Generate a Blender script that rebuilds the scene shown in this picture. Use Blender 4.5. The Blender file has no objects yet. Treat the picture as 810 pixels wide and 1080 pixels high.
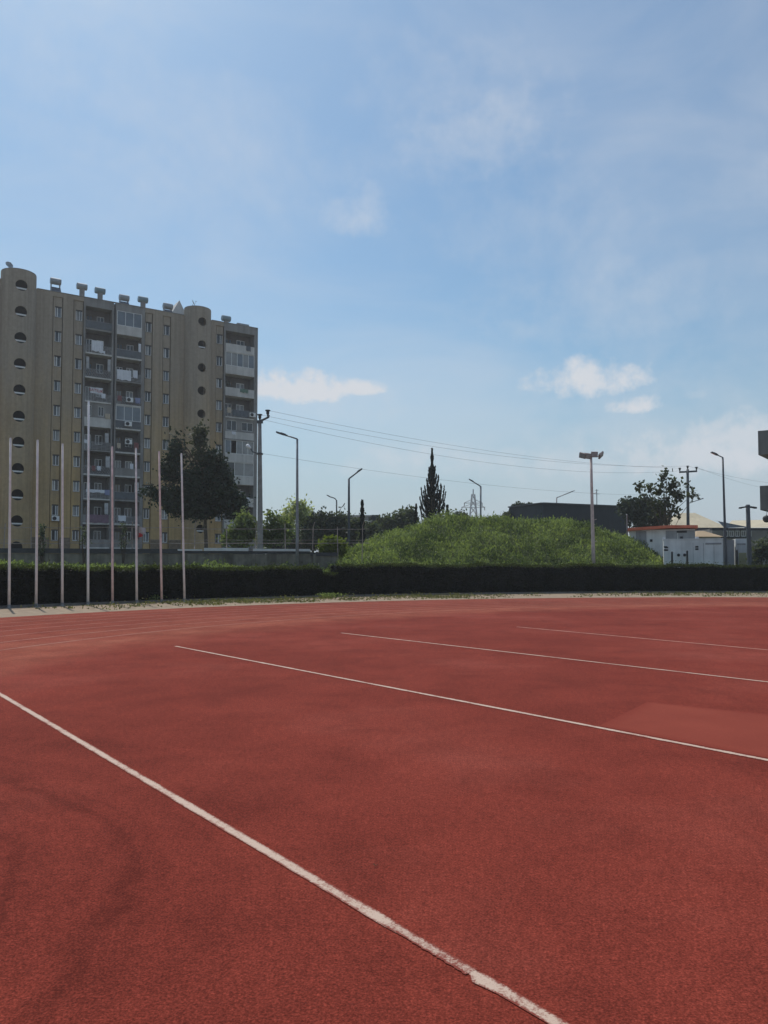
import bpy, bmesh, math, random
import numpy as np
from mathutils import Vector, Matrix

random.seed(7)
RNG = np.random.default_rng(11)
SC = bpy.context.scene
COL = SC.collection
F = 811.0                      # focal length in photo pixels (810 x 1080)
V0 = 567.0                     # principal row (the frame sits a little above the lens axis)
TH = math.atan((600 - V0) / F) # camera pitch, horizon on row 600
EYE = 1.6
PI = math.pi

# ------------------------------------------------------------------ survey helpers
def ray(u, v):
    dx = (u - 405) / F
    dz = -(v - V0) / F
    return Vector((dx, math.cos(TH) - math.sin(TH) * dz, math.sin(TH) + math.cos(TH) * dz))

def at(u, v, Y):
    d = ray(u, v)
    t = Y / d.y
    return Vector((d.x * t, Y, EYE + d.z * t))

def gnd(u, v, z=0.0):
    d = ray(u, v)
    t = (z - EYE) / d.z
    return Vector((d.x * t, d.y * t, z))

def smooth(a, b, x):
    t = min(1, max(0, (x - a) / (b - a)))
    return t * t * (3 - 2 * t)

# ------------------------------------------------------------------ materials
MATS = {}
def nodes(name):
    m = bpy.data.materials.new(name)
    m.use_nodes = True
    nt = m.node_tree
    nt.nodes.clear()
    out = nt.nodes.new('ShaderNodeOutputMaterial')
    return m, nt, out

def N(nt, typ, **kw):
    n = nt.nodes.new(typ)
    for k, v in kw.items():
        if k.startswith('i_'):
            n.inputs[k[2:].replace('_', ' ')].default_value = v
        else:
            setattr(n, k, v)
    return n

def coords(nt, scale=(1, 1, 1), kind='Object'):
    tc = N(nt, 'ShaderNodeTexCoord')
    mp = N(nt, 'ShaderNodeMapping')
    mp.inputs['Scale'].default_value = scale
    nt.links.new(tc.outputs[kind], mp.inputs['Vector'])
    return mp.outputs['Vector']

def noise(nt, vec, scale, detail=4, rough=0.55, dist=0.0):
    n = N(nt, 'ShaderNodeTexNoise')
    n.inputs['Scale'].default_value = scale
    n.inputs['Detail'].default_value = detail
    n.inputs['Roughness'].default_value = rough
    n.inputs['Distortion'].default_value = dist
    nt.links.new(vec, n.inputs['Vector'])
    return n.outputs['Fac']

def ramp(nt, fac, stops):
    r = N(nt, 'ShaderNodeValToRGB')
    els = r.color_ramp.elements
    while len(els) < len(stops):
        els.new(0.5)
    for e, (p, c) in zip(els, stops):
        e.position = p
        if isinstance(c, (int, float)):
            c = (c, c, c)
        e.color = (*c, 1)
    nt.links.new(fac, r.inputs['Fac'])
    return r.outputs['Color']

def mixc(nt, fac, a, b, mode='MIX'):
    m = N(nt, 'ShaderNodeMix', data_type='RGBA', blend_type=mode)
    for sock, val in ((m.inputs[0], fac), (m.inputs[6], a), (m.inputs[7], b)):
        if isinstance(val, (int, float)):
            sock.default_value = val
        elif isinstance(val, tuple):
            sock.default_value = (*val, 1) if len(val) == 3 else val
        else:
            nt.links.new(val, sock)
    return m.outputs[2]

def mul(nt, a, b, op='MULTIPLY'):
    m = N(nt, 'ShaderNodeMath', operation=op)
    for s, v in ((m.inputs[0], a), (m.inputs[1], b)):
        if isinstance(v, (int, float)):
            s.default_value = v
        else:
            nt.links.new(v, s)
    return m.outputs[0]

def finish(nt, out, color, rough=0.7, metal=0.0, bumpfac=None, bump=0.0, bdist=0.02, spec=0.3):
    p = N(nt, 'ShaderNodeBsdfPrincipled')
    if isinstance(color, tuple):
        p.inputs['Base Color'].default_value = (*color, 1)
    else:
        nt.links.new(color, p.inputs['Base Color'])
    p.inputs['Roughness'].default_value = rough
    p.inputs['Metallic'].default_value = metal
    p.inputs['Specular IOR Level'].default_value = spec
    if bumpfac is not None and bump:
        b = N(nt, 'ShaderNodeBump')
        b.inputs['Strength'].default_value = bump
        b.inputs['Distance'].default_value = bdist
        nt.links.new(bumpfac, b.inputs['Height'])
        nt.links.new(b.outputs['Normal'], p.inputs['Normal'])
    nt.links.new(p.outputs['BSDF'], out.inputs['Surface'])
    return p

def mat(name, c, rough=0.7, metal=0.0, scale=3.0, amt=0.25, bump=0.15, streak=0.0, spec=0.3):
    if name in MATS:
        return MATS[name]
    m, nt, out = nodes(name)
    v = coords(nt)
    f = noise(nt, v, scale, 6)
    lo = tuple(x * (1 - amt) for x in c)
    hi = tuple(min(1, x * (1 + amt)) for x in c)
    colr = ramp(nt, f, [(0.3, lo), (0.7, hi)])
    if streak:
        sv = coords(nt, (0.9, 0.9, 0.06))
        s = noise(nt, sv, 2.0, 5)
        colr = mixc(nt, 1.0, colr, ramp(nt, s, [(0.35, 1 - streak), (0.62, 1.0)]), 'MULTIPLY')
    finish(nt, out, colr, rough, metal, f, bump, spec=spec)
    MATS[name] = m
    return m

def leaf_mat(name, dark, light, trans=0.3, scale=0.6):
    if name in MATS:
        return MATS[name]
    m, nt, out = nodes(name)
    a = N(nt, 'ShaderNodeAttribute', attribute_name='tint')
    f = noise(nt, coords(nt), scale, 3)
    k = mul(nt, mul(nt, a.outputs['Fac'], 0.6), mul(nt, f, 0.55), 'ADD')
    c = ramp(nt, k, [(0.2, dark), (0.8, light)])
    p = N(nt, 'ShaderNodeBsdfPrincipled')
    nt.links.new(c, p.inputs['Base Color'])
    p.inputs['Roughness'].default_value = 0.65
    p.inputs['Specular IOR Level'].default_value = 0.2
    t = N(nt, 'ShaderNodeBsdfTranslucent')
    c2 = mixc(nt, 1.0, c, (1.15, 1.25, 0.5), 'MULTIPLY')
    nt.links.new(c2, t.inputs['Color'])
    mx = N(nt, 'ShaderNodeMixShader')
    mx.inputs['Fac'].default_value = trans
    nt.links.new(p.outputs['BSDF'], mx.inputs[1])
    nt.links.new(t.outputs['BSDF'], mx.inputs[2])
    nt.links.new(mx.outputs['Shader'], out.inputs['Surface'])
    MATS[name] = m
    return m

def track_mat():
    m, nt, out = nodes('red rubber')
    v = coords(nt)
    big = noise(nt, v, 0.22, 5, 0.6)
    mid = noise(nt, v, 1.3, 6, 0.6, 0.6)
    gran = noise(nt, v, 95, 3, 0.8)
    gran2 = noise(nt, v, 24, 5, 0.75)
    c = ramp(nt, big, [(0.28, (0.160, 0.0265, 0.0170)), (0.52, (0.210, 0.0375, 0.0240)), (0.74, (0.272, 0.062, 0.043))])
    # bleached dust lying on the bend lanes: dist from the bend centre
    g = N(nt, 'ShaderNodeVectorMath', operation='DISTANCE')
    nt.links.new(v, g.inputs[0])
    g.inputs[1].default_value = (18.34, 7.85, 0)
    dn = mul(nt, g.outputs['Value'], mul(nt, noise(nt, v, 0.35, 4), 3.0), 'ADD')
    dn = mul(nt, dn, 1 / 45.0)
    dust = ramp(nt, dn, [(0.565, 0.0), (0.61, 0.75), (0.64, 0.6), (0.70, 0.3), (0.86, 0.35)])
    streaks = ramp(nt, noise(nt, v, 0.9, 5, 0.65), [(0.35, 0.35), (0.65, 1.0)])
    dust = mixc(nt, 1.0, dust, streaks, 'MULTIPLY')
    c = mixc(nt, dust, c, (0.35, 0.112, 0.068))
    c = mixc(nt, 1.0, c, ramp(nt, mid, [(0.28, 0.80), (0.5, 0.98), (0.75, 1.1)]), 'MULTIPLY')
    # old water-mark tide lines, long thin wavy stains
    mp = N(nt, 'ShaderNodeMapping')
    mp.inputs['Rotation'].default_value = (0, 0, 0.35); mp.inputs['Scale'].default_value = (2.1, 0.32, 1)
    nt.links.new(v, mp.inputs['Vector'])
    rn = noise(nt, mp.outputs['Vector'], 0.95, 5, 0.55, 0.7)
    st = ramp(nt, rn, [(0.36, 1.0), (0.40, 0.84), (0.43, 0.96), (0.47, 1.0), (0.55, 0.98), (0.57, 0.86), (0.58, 0.98), (0.63, 1.0)])
    c = mixc(nt, ramp(nt, noise(nt, v, .5, 4), [(.4, .1), (.65, .7)]), c, mixc(nt, 1.0, c, st, 'MULTIPLY'))
    # curved tide marks round a low spot left of the line
    gd = N(nt, 'ShaderNodeVectorMath', operation='DISTANCE')
    nt.links.new(v, gd.inputs[0]); gd.inputs[1].default_value = (-4.5, 3.0, 0)
    rd = mul(nt, gd.outputs['Value'], mul(nt, mul(nt, noise(nt, v, 1.1, 4, .6), .5, 'SUBTRACT'), .75), 'ADD')
    rd = mul(nt, rd, mul(nt, mul(nt, noise(nt, v, 9.0, 4, .7), .5, 'SUBTRACT'), .16), 'ADD')
    ring = ramp(nt, mul(nt, rd, 1 / 8.0), [(.30, 1.0), (.335, .94), (.352, .68), (.358, .92), (.368, .84), (.374, .98), (.392, .86), (.398, .97), (.408, .82), (.416, .66), (.422, .90), (.434, .82), (.440, .98), (.478, .80), (.484, .97), (.575, .84), (.582, .99), (.69, .86), (.697, 1.0)])
    gate = ramp(nt, mul(nt, mul(nt, noise(nt, v, 1.6, 6), 1.5, 'ADD'), mul(nt, gd.outputs['Value'], 0.30), 'SUBTRACT'), [(0.35, 0.18), (0.7, 0.45), (1.25, 1.0)])
    c = mixc(nt, gate, c, mixc(nt, 1.0, c, ring, 'MULTIPLY'))
    c = mixc(nt, 1.0, c, ramp(nt, gran2, [(0.3, 0.80), (0.7, 1.18)]), 'MULTIPLY')
    c = mixc(nt, 1.0, c, ramp(nt, gran, [(0.3, 0.42), (0.5, 0.97), (0.7, 1.85)]), 'MULTIPLY')
    finish(nt, out, c, 0.95, 0, gran, 0.5, 0.006, spec=0.08)
    MATS['track'] = m
    return m

def paint_mat(name, c, wear_lo, wear_hi, under=(0.215, 0.039, 0.022)):
    m, nt, out = nodes(name)
    v = coords(nt)
    gran = noise(nt, v, 110, 3, 0.75)
    gr2 = noise(nt, v, 25, 4, 0.7)
    e = N(nt, 'ShaderNodeAttribute', attribute_name='edge').outputs['Fac']
    low = noise(nt, v, 2.2, 5, 0.65)
    f = mul(nt, mul(nt, gran, 0.6), mul(nt, gr2, 0.4), 'ADD')
    f = mul(nt, f, mul(nt, mul(nt, low, 0.5, 'SUBTRACT'), 0.5), 'ADD')
    f = mul(nt, f, mul(nt, mul(nt, e, 0.55, 'MINIMUM'), 0.42), 'ADD')
    wear = ramp(nt, f, [(wear_lo + 0.17, 0.0), (wear_hi + 0.17, 1.0)])
    col = mixc(nt, wear, under, c)
    finish(nt, out, col, 0.8, 0, gran, 0.35, 0.006)
    MATS[name] = m
    return m

track_mat()
paint_mat('line paint', (0.56, 0.41, 0.32), 0.36, 0.55)
paint_mat('worn line paint', (0.52, 0.37, 0.29), 0.46, 0.63)
paint_mat('faded line paint', (0.48, 0.27, 0.21), 0.38, 0.58)
paint_mat('faint line paint', (0.56, 0.31, 0.24), 0.34, 0.54)

# ------------------------------------------------------------------ mesh builder
class MB:
    def __init__(s):
        s.v = []
        s.f = []
    def poly(s, pts):
        b = len(s.v)
        s.v += [tuple(p) for p in pts]
        s.f.append(tuple(range(b, b + len(pts))))
    def box(s, x0, x1, y0, y1, z0, z1):
        b = len(s.v)
        s.v += [(x, y, z) for z in (z0, z1) for y in (y0, y1) for x in (x0, x1)]
        for q in ((0, 2, 3, 1), (4, 5, 7, 6), (0, 1, 5, 4), (2, 6, 7, 3), (0, 4, 6, 2), (1, 3, 7, 5)):
            s.f.append(tuple(b + i for i in q))
    def obox(s, c, ax, ay, az):          # oriented box, half-axis vectors
        c, ax, ay, az = map(Vector, (c, ax, ay, az))
        b = len(s.v)
        for k in (-1, 1):
            for j in (-1, 1):
                for i in (-1, 1):
                    s.v.append(tuple(c + ax * i + ay * j + az * k))
        for q in ((0, 2, 3, 1), (4, 5, 7, 6), (0, 1, 5, 4), (2, 6, 7, 3), (0, 4, 6, 2), (1, 3, 7, 5)):
            s.f.append(tuple(b + i for i in q))
    def tube(s, pts, rads, n=8, caps=True):
        pts = [Vector(p) for p in pts]
        if not isinstance(rads, (list, tuple)):
            rads = [rads] * len(pts)
        b = len(s.v)
        for i, p in enumerate(pts):
            a = pts[max(0, i - 1)]
            c = pts[min(len(pts) - 1, i + 1)]
            t = (c - a).normalized()
            ref = Vector((0, 0, 1)) if abs(t.z) < 0.9 else Vector((1, 0, 0))
            x = t.cross(ref).normalized()
            y = t.cross(x)
            for k in range(n):
                an = 2 * PI * k / n
                s.v.append(tuple(p + (x * math.cos(an) + y * math.sin(an)) * rads[i]))
        for i in range(len(pts) - 1):
            for k in range(n):
                k2 = (k + 1) % n
                s.f.append((b + i * n + k, b + i * n + k2, b + (i + 1) * n + k2, b + (i + 1) * n + k))
        if caps:
            s.f.append(tuple(b + k for k in range(n))[::-1])
            s.f.append(tuple(b + (len(pts) - 1) * n + k for k in range(n)))
    def mesh(s, name):
        me = bpy.data.meshes.new(name)
        me.from_pydata(s.v, [], s.f)
        me.update()
        return me
    def build(s, name, material, parent=None, smooth_=False, loc=None):
        me = s.mesh(name)
        bm = bmesh.new(); bm.from_mesh(me)
        bmesh.ops.recalc_face_normals(bm, faces=bm.faces)
        bm.to_mesh(me); bm.free()
        if smooth_:
            me.polygons.foreach_set('use_smooth', [True] * len(me.polygons))
        return link(name, me, material, parent, loc)

def link(name, me, material, parent=None, loc=None):
    o = bpy.data.objects.new(name, me)
    if material is not None and not me.materials:
        me.materials.append(MATS[material] if isinstance(material, str) else material)
    COL.objects.link(o)
    o.parent = parent
    if loc is not None:
        o.location = loc
    return o

def tag(o, label, cat=None, group=None, kind=None):
    o['label'] = label
    if cat: o['category'] = cat
    if group: o['group'] = group
    if kind: o['kind'] = kind
    return o

def thing(name, loc, label, cat, group=None, rz=0.0):
    o = bpy.data.objects.new(name, None)
    o.empty_display_size = 0.3
    COL.objects.link(o)
    o.location = loc
    o.rotation_euler = (0, 0, rz)
    return tag(o, label, cat, group)

def leaf_mesh(name, P, size, material, parent=None, tint=None, up=0.0, aspect=1.6, loc=None, dirs=None):
    """P: (n,3) centres; one small leaf quad per centre, turned at random (dirs: optional long axes)."""
    n = len(P)
    P = np.asarray(P, float)
    size = np.broadcast_to(np.asarray(size, float), (n,))
    if dirs is None:
        a = RNG.normal(size=(n, 3))
        a[:, 2] += up
    else:
        a = np.asarray(dirs, float) + RNG.normal(size=(n, 3)) * 0.25
    a /= np.linalg.norm(a, axis=1)[:, None] + 1e-9
    r = RNG.normal(size=(n, 3))
    b = np.cross(a, r)
    b /= np.linalg.norm(b, axis=1)[:, None] + 1e-9
    a = a * (size * aspect * 0.5)[:, None]
    b = b * (size * 0.5)[:, None]
    V = np.empty((n, 4, 3))
    V[:, 0] = P - a
    V[:, 1] = P + b
    V[:, 2] = P + a
    V[:, 3] = P - b
    me = bpy.data.meshes.new(name)
    me.vertices.add(n * 4)
    me.vertices.foreach_set('co', V.reshape(-1))
    me.loops.add(n * 4)
    me.loops.foreach_set('vertex_index', np.arange(n * 4, dtype=np.int32))
    me.polygons.add(n)
    me.polygons.foreach_set('loop_start', np.arange(0, n * 4, 4, dtype=np.int32))
    me.polygons.foreach_set('loop_total', np.full(n, 4, dtype=np.int32))
    me.update(calc_edges=True)
    at_ = me.attributes.new('tint', 'FLOAT', 'FACE')
    if tint is None:
        tint = RNG.random(n)
    at_.data.foreach_set('value', np.asarray(tint, np.float32))
    return link(name, me, material, parent, loc)

def blob_points(blobs, n, clump=0.35, per=26, core=0.35, yscale=0.8):
    """Leaf centres in clumps through the crown's volume; blobs: (x,y,z,rx,ry,rz)."""
    B = np.array(blobs, float)
    w = B[:, 3] * B[:, 5]
    w = w / w.sum()
    m = max(1, n // per)
    idx = RNG.choice(len(B), size=m, p=w)
    d = RNG.normal(size=(m, 3))
    d /= np.linalg.norm(d, axis=1)[:, None]
    rr = RNG.random(m) ** core
    cc = B[idx, :3] + d * B[idx, 3:6] * rr[:, None] * (0.85 + 0.3 * RNG.random(m))[:, None]
    ct = RNG.random(m)
    P = np.repeat(cc, per, axis=0) + RNG.normal(size=(m * per, 3)) * clump * np.repeat(0.5 + RNG.random(m), per)[:, None]
    T = np.clip(np.repeat(ct, per) * 0.7 + RNG.random(m * per) * 0.3, 0, 1)
    return P, T

# ------------------------------------------------------------------ plain materials
mat('soil', (0.20, 0.16, 0.11), 0.95, scale=0.8, amt=0.3)
mat('sand', (0.30, 0.225, 0.155), 0.95, scale=3.0, amt=0.30, bump=0.3)
mat('kerb stone', (0.17, 0.155, 0.14), 0.9, scale=5, amt=0.25)
mat('turf soil', (0.07, 0.09, 0.035), 0.95, scale=1.2, amt=0.4)
mat('twig', (0.07, 0.052, 0.036), 0.9, scale=9)
mat('bark', (0.11, 0.085, 0.062), 0.9, scale=6, amt=0.4, bump=0.4)
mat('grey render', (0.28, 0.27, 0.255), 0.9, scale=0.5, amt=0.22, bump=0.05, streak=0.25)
mat('recess shade render', (0.13, 0.125, 0.12), 0.9, scale=0.5, amt=0.22, bump=0.05, streak=0.25)  # darker copy of the grey render, recess shade put into the colour
mat('pale render', (0.62, 0.60, 0.56), 0.9, scale=0.8, amt=0.15, bump=0.05, streak=0.2)
mat('roof felt', (0.12, 0.12, 0.12), 0.95)
mat('white plastic', (0.82, 0.82, 0.80), 0.5, scale=2, amt=0.1, bump=0)
mat('dark interior', (0.014, 0.0135, 0.013), 0.9, bump=0)
mat('dark rail', (0.05, 0.052, 0.056), 0.5, scale=4)
mat('grey rail', (0.32, 0.32, 0.32), 0.6, scale=4)
mat('balcony panel', (0.10, 0.115, 0.13), 0.45, scale=2, amt=0.25, bump=0)
mat('white cloth', (0.72, 0.73, 0.76), 0.9, scale=2, amt=0.08)
mat('blue cloth', (0.26, 0.29, 0.44), 0.9, scale=2)
mat('mauve cloth', (0.20, 0.13, 0.17), 0.9, scale=2)
mat('curtain', (0.48, 0.48, 0.48), 0.9, scale=2)
mat('tank paint', (0.20, 0.28, 0.31), 0.45, scale=2, amt=0.2)
mat('white tank', (0.30, 0.33, 0.35), 0.45, scale=2, amt=0.2)
mat('solar panel', (0.10, 0.12, 0.15), 0.25, scale=2)
mat('galvanised', (0.26, 0.265, 0.27), 0.5, metal=0.4, scale=4, amt=0.2)
mat('dark steel', (0.085, 0.095, 0.105), 0.55, scale=4, amt=0.2)
mat('pole concrete', (0.30, 0.29, 0.27), 0.9, scale=4, amt=0.2, streak=0.2)
mat('insulator', (0.05, 0.04, 0.035), 0.3)
mat('pole white', (0.78, 0.68, 0.64), 0.55, scale=3, amt=0.16)
mat('pole pink', (0.74, 0.53, 0.49), 0.6, scale=3, amt=0.25)
mat('pole bright white', (0.84, 0.82, 0.80), 0.5, scale=3, amt=0.1)
mat('rail paint', (0.34, 0.28, 0.24), 0.8, scale=5, amt=.3)
mat('rust', (0.20, 0.105, 0.07), 0.85, scale=6, amt=0.3)
mat('wall concrete', (0.235, 0.215, 0.17), 0.95, scale=1.5, amt=0.3, streak=0.5)
mat('coping', (0.66, 0.66, 0.64), 0.8, scale=3, amt=0.12)
mat('wire', (0.13, 0.135, 0.14), 0.6, bump=0)
mat('lamp white', (0.75, 0.76, 0.77), 0.4, bump=0)
mat('lens', (0.30, 0.32, 0.34), 0.15, bump=0)
mat('flood body', (0.24, 0.20, 0.19), 0.6, scale=5)
mat('pink pole', (0.58, 0.47, 0.43), 0.7, scale=3, amt=0.2)
mat('slate cladding', (0.030, 0.038, 0.048), 0.6, scale=1.0, amt=0.15, streak=0.15)
mat('slate cladding lit side', (0.042, 0.052, 0.064), 0.6, scale=1.0, amt=0.15, streak=0.15)  # lighter copy for the left face, its shading put into the colour
mat('red roof', (0.62, 0.16, 0.085), 0.6, scale=2, amt=0.2)
mat('white steel', (0.74, 0.75, 0.73), 0.5, scale=1.2, amt=0.1, streak=0.2)
mat('grey steel', (0.30, 0.31, 0.32), 0.5, scale=1.2, amt=0.12, streak=0.2)
mat('beige steel', (0.48, 0.43, 0.33), 0.7, scale=1.2, amt=0.15, streak=0.2)
mat('yellow panel', (0.46, 0.44, 0.27), 0.7, scale=1.2, amt=0.15)
mat('vent dark', (0.03, 0.032, 0.035), 0.6)
mat('beige roof', (0.58, 0.50, 0.35), 0.8, scale=0.5, amt=0.12, streak=0.1)
mat('tan roof', (0.42, 0.31, 0.19), 0.8, scale=0.5, amt=0.12)
mat('grey roof', (0.20, 0.215, 0.23), 0.8, scale=0.5, amt=0.12)
mat('eave dark', (0.035, 0.035, 0.04), 0.8)
mat('stand concrete', (0.17, 0.18, 0.17), 0.9, scale=0.5, amt=0.2, streak=0.2)
mat('pylon steel', (0.40, 0.41, 0.42), 0.6)
mat('flag red', (0.42, 0.06, 0.06), 0.9)
mat('flag white', (0.38, 0.37, 0.36), 0.9)
mat('dead leaf', (0.045, 0.035, 0.012), 0.8, scale=60)
def facade_mat(name, c, worn):  # worn: grey tone painted over the upper storeys as a sun-flare veil
    m, nt, out = nodes(name)
    v = coords(nt)
    f = noise(nt, v, 0.14, 6)
    base = ramp(nt, f, [(0.3, tuple(x * .82 for x in c)), (0.7, tuple(x * 1.15 for x in c))])
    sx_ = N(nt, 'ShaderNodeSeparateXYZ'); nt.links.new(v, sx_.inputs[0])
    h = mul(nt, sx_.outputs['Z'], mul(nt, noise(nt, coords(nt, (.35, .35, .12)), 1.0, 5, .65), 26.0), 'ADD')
    k = ramp(nt, mul(nt, h, 1 / 60.0), [(0.34, 0.0), (0.70, 1.0)])  # height mix that paints in the flare veil, broken up by noise
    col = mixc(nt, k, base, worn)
    st = noise(nt, coords(nt, (1.3, 1.3, 0.05)), 2.0, 6, .6)
    col = mixc(nt, 1.0, col, ramp(nt, st, [(0.34, .80), (0.56, 1.0)]), 'MULTIPLY')
    fine = noise(nt, v, 2.5, 6, .7)
    col = mixc(nt, 1.0, col, ramp(nt, fine, [(0.3, .86), (0.65, 1.06)]), 'MULTIPLY')
    finish(nt, out, col, .9, 0, fine, .08)
    MATS[name] = m
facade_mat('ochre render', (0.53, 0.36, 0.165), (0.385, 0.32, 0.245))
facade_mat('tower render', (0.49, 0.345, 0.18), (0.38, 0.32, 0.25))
MATS['shutter'] = mat('shutter', (0.20, 0.15, 0.10), 0.8)

def glass_mat(name, c):
    m, nt, out = nodes(name)
    f = noise(nt, coords(nt), 0.7, 3)
    col = ramp(nt, f, [(0.35, tuple(x * 0.7 for x in c)), (0.65, c)])
    finish(nt, out, col, 0.08, 0, None, 0, spec=0.6)
    MATS[name] = m
glass_mat('window glass', (0.030, 0.035, 0.042))
glass_mat('curtained glass', (0.30, 0.30, 0.29))
glass_mat('pale glass', (0.17, 0.20, 0.23))

leaf_mat('hedge shade leaves', (0.004, 0.0045, 0.0025), (0.013, 0.016, 0.005), 0.08, 0.8)  # shade of the backlit hedge front put into the leaf colour
leaf_mat('hedge sunlit leaves', (0.024, 0.031, 0.009), (0.074, 0.092, 0.022), 0.35, 0.8)  # sunlit top of the hedge, its light put into a brighter leaf colour
leaf_mat('weeds', (0.024, 0.048, 0.020), (0.285, 0.335, 0.155), 0.5, 0.5)
leaf_mat('strip weeds', (0.07, 0.08, 0.03), (0.20, 0.19, 0.08), 0.3, 0.8)
leaf_mat('pine needles', (0.003, 0.007, 0.005), (0.044, 0.070, 0.040), 0.14, 0.5)
leaf_mat('pale pine needles', (0.05, 0.055, 0.035), (0.09, 0.10, 0.06), 0.2, 0.5)
leaf_mat('cypress', (0.008, 0.014, 0.012), (0.026, 0.036, 0.026), 0.08, 0.8)
leaf_mat('bright leaves', (0.06, 0.085, 0.04), (0.23, 0.27, 0.13), 0.45, 0.7)
leaf_mat('shrub leaves', (0.06, 0.085, 0.016), (0.20, 0.24, 0.05), 0.45, 0.7)
leaf_mat('willow leaves', (0.26, 0.28, 0.19), (0.46, 0.48, 0.34), 0.6, 0.7)
leaf_mat('dark leaves', (0.018, 0.026, 0.020), (0.080, 0.098, 0.072), 0.25, 0.7)
leaf_mat('grey leaves', (0.04, 0.052, 0.04), (0.14, 0.16, 0.12), 0.35, 0.7)
leaf_mat('broad leaves', (0.020, 0.028, 0.012), (0.075, 0.085, 0.035), 0.3, 0.7)
leaf_mat('petals', (0.22, 0.25, 0.13), (0.55, 0.56, 0.44), 0.3, 0.7)

# ================================================================== SETTING
C1, R1 = (18.34, 7.85), 35.44          # outer edge of the track bend
C2, R2 = (23.84, 4.05), 48.15          # front foot of the hedge

def arc(c, r, a0, a1, n):
    return [(c[0] + r * math.cos(math.radians(a0 + (a1 - a0) * i / n)),
             c[1] + r * math.sin(math.radians(a0 + (a1 - a0) * i / n))) for i in range(n + 1)]

mb = MB()
mb.poly([(3000 * math.cos(2 * PI * i / 96), 3000 * math.sin(2 * PI * i / 96), 0) for i in range(96)])
tag(mb.build('ground', 'soil'), 'dry brown earth ground stretching out past the stadium', kind='structure')

mb = MB()
pts = arc(C1, R1, 0, 180, 120) + [(-17.1, -40), (53.7, -40)]
mb.poly([(x, y, 0.008) for x, y in pts])
tag(mb.build('running_track', 'track'), 'red rubber running track and apron with worn white lines', kind='structure')

# sandy verge between track and hedge
mb = MB()
n = 140
inner = arc(C1, R1, 20, 175, n)
outer = arc(C2, R2 + 0.4, 20, 175, n)
for i in range(n):
    mb.poly([(*inner[i], .004), (*outer[i], .004), (*outer[i + 1], .004), (*inner[i + 1], .004)])
tag(mb.build('verge', 'sand'), 'pale sandy verge between red track and clipped hedge', kind='structure')

mb = MB()
ki, ko = arc(C2, R2 - 0.42, 30, 165, 160), arc(C2, R2 - 0.27, 30, 165, 160)
for i in range(160):
    a, b, c, d = ki[i], ko[i], ko[i + 1], ki[i + 1]
    mb.poly([(*a, .11), (*b, .11), (*c, .11), (*d, .11)])
    mb.poly([(*a, 0), (*a, .11), (*d, .11), (*d, 0)])
    mb.poly([(*b, 0), (*c, 0), (*c, .11), (*b, .11)])
tag(mb.build('kerb', 'kerb stone'), 'low grey concrete kerb along the foot of the hedge', kind='structure')

class Stripe:                       # painted line: two quads across, 'edge' runs 0 at the rims to 1 in the middle
    def __init__(s): s.v, s.f, s.e, s.last = [], [], [], None
    def row(s, c, side, w, z):
        b = len(s.v)
        for k, e in ((-.5, 0.0), (0, 1.0), (.5, 0.0)):
            p = c + side * (w * k); s.v.append((p.x, p.y, z)); s.e.append(e)
        if s.last is not None:
            a = s.last
            s.f += [(a, a + 1, b + 1, b), (a + 1, a + 2, b + 2, b + 1)]
        s.last = b
    def build(s, name, material):
        me = bpy.data.meshes.new(name); me.from_pydata(s.v, [], s.f); me.update()
        at_ = me.attributes.new('edge', 'FLOAT', 'POINT'); at_.data.foreach_set('value', np.array(s.e, np.float32))
        return link(name, me, material)

# lane lines of the bend
for k in range(0, 8):
    r = R1 - 0.03 - 1.22 * k
    w = 0.055
    mb = Stripe()
    for x_, y_ in arc(C1, r - w / 2, 10, 180, 140):
        c_ = Vector((x_, y_, 0)); mb.row(c_, (c_ - Vector((*C1, 0))).normalized(), w, .012)
    tag(mb.build('lane_marking', 'faded line paint'),
        'faded curved lane line, %s from the outer edge of the bend' % ['outermost', 'second', 'third', 'fourth', 'fifth', 'sixth', 'seventh', 'eighth'][k],
        kind='structure')

def strip(mb, p, q, w, z=0.012, n=40, jit=0.0):
    p, q = Vector(p), Vector(q)
    d = (q - p); d.z = 0
    s = Vector((-d.y, d.x, 0)).normalized()
    for i in range(n + 1):
        mb.row(p.lerp(q, i / n), s, w * (1 + random.uniform(-jit, jit)), z)

def far(u0, v0, u1, v1, t0, t1):       # extend a ground line beyond its two photo points
    a, b = gnd(u0, v0), gnd(u1, v1)
    return a.lerp(b, t0), a.lerp(b, t1)

def gl(t):                             # point on the near line by photo column
    return gnd(t - 0.0055 * t, 733 + 0.5905 * t)
a0, a1 = far(0, 733, 585, 1078, -0.7, 0.0)
mb = Stripe()
strip(mb, a0, gl(0), 0.072, jit=0.05)
strip(mb, gl(0), gl(408), 0.072, jit=0.07, n=70)
_d = (gl(585) - gl(494)).normalized(); _s = Vector((-_d.y, _d.x, 0))
for t_, w__, o_ in ((414, .067, -.002), (421, .056, -.006), (428, .040, -.010), (436, .026, -.014), (446, .010, -.017)):
    mb.row(gl(t_) + _s * o_, _s, w__, .012)
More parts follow.
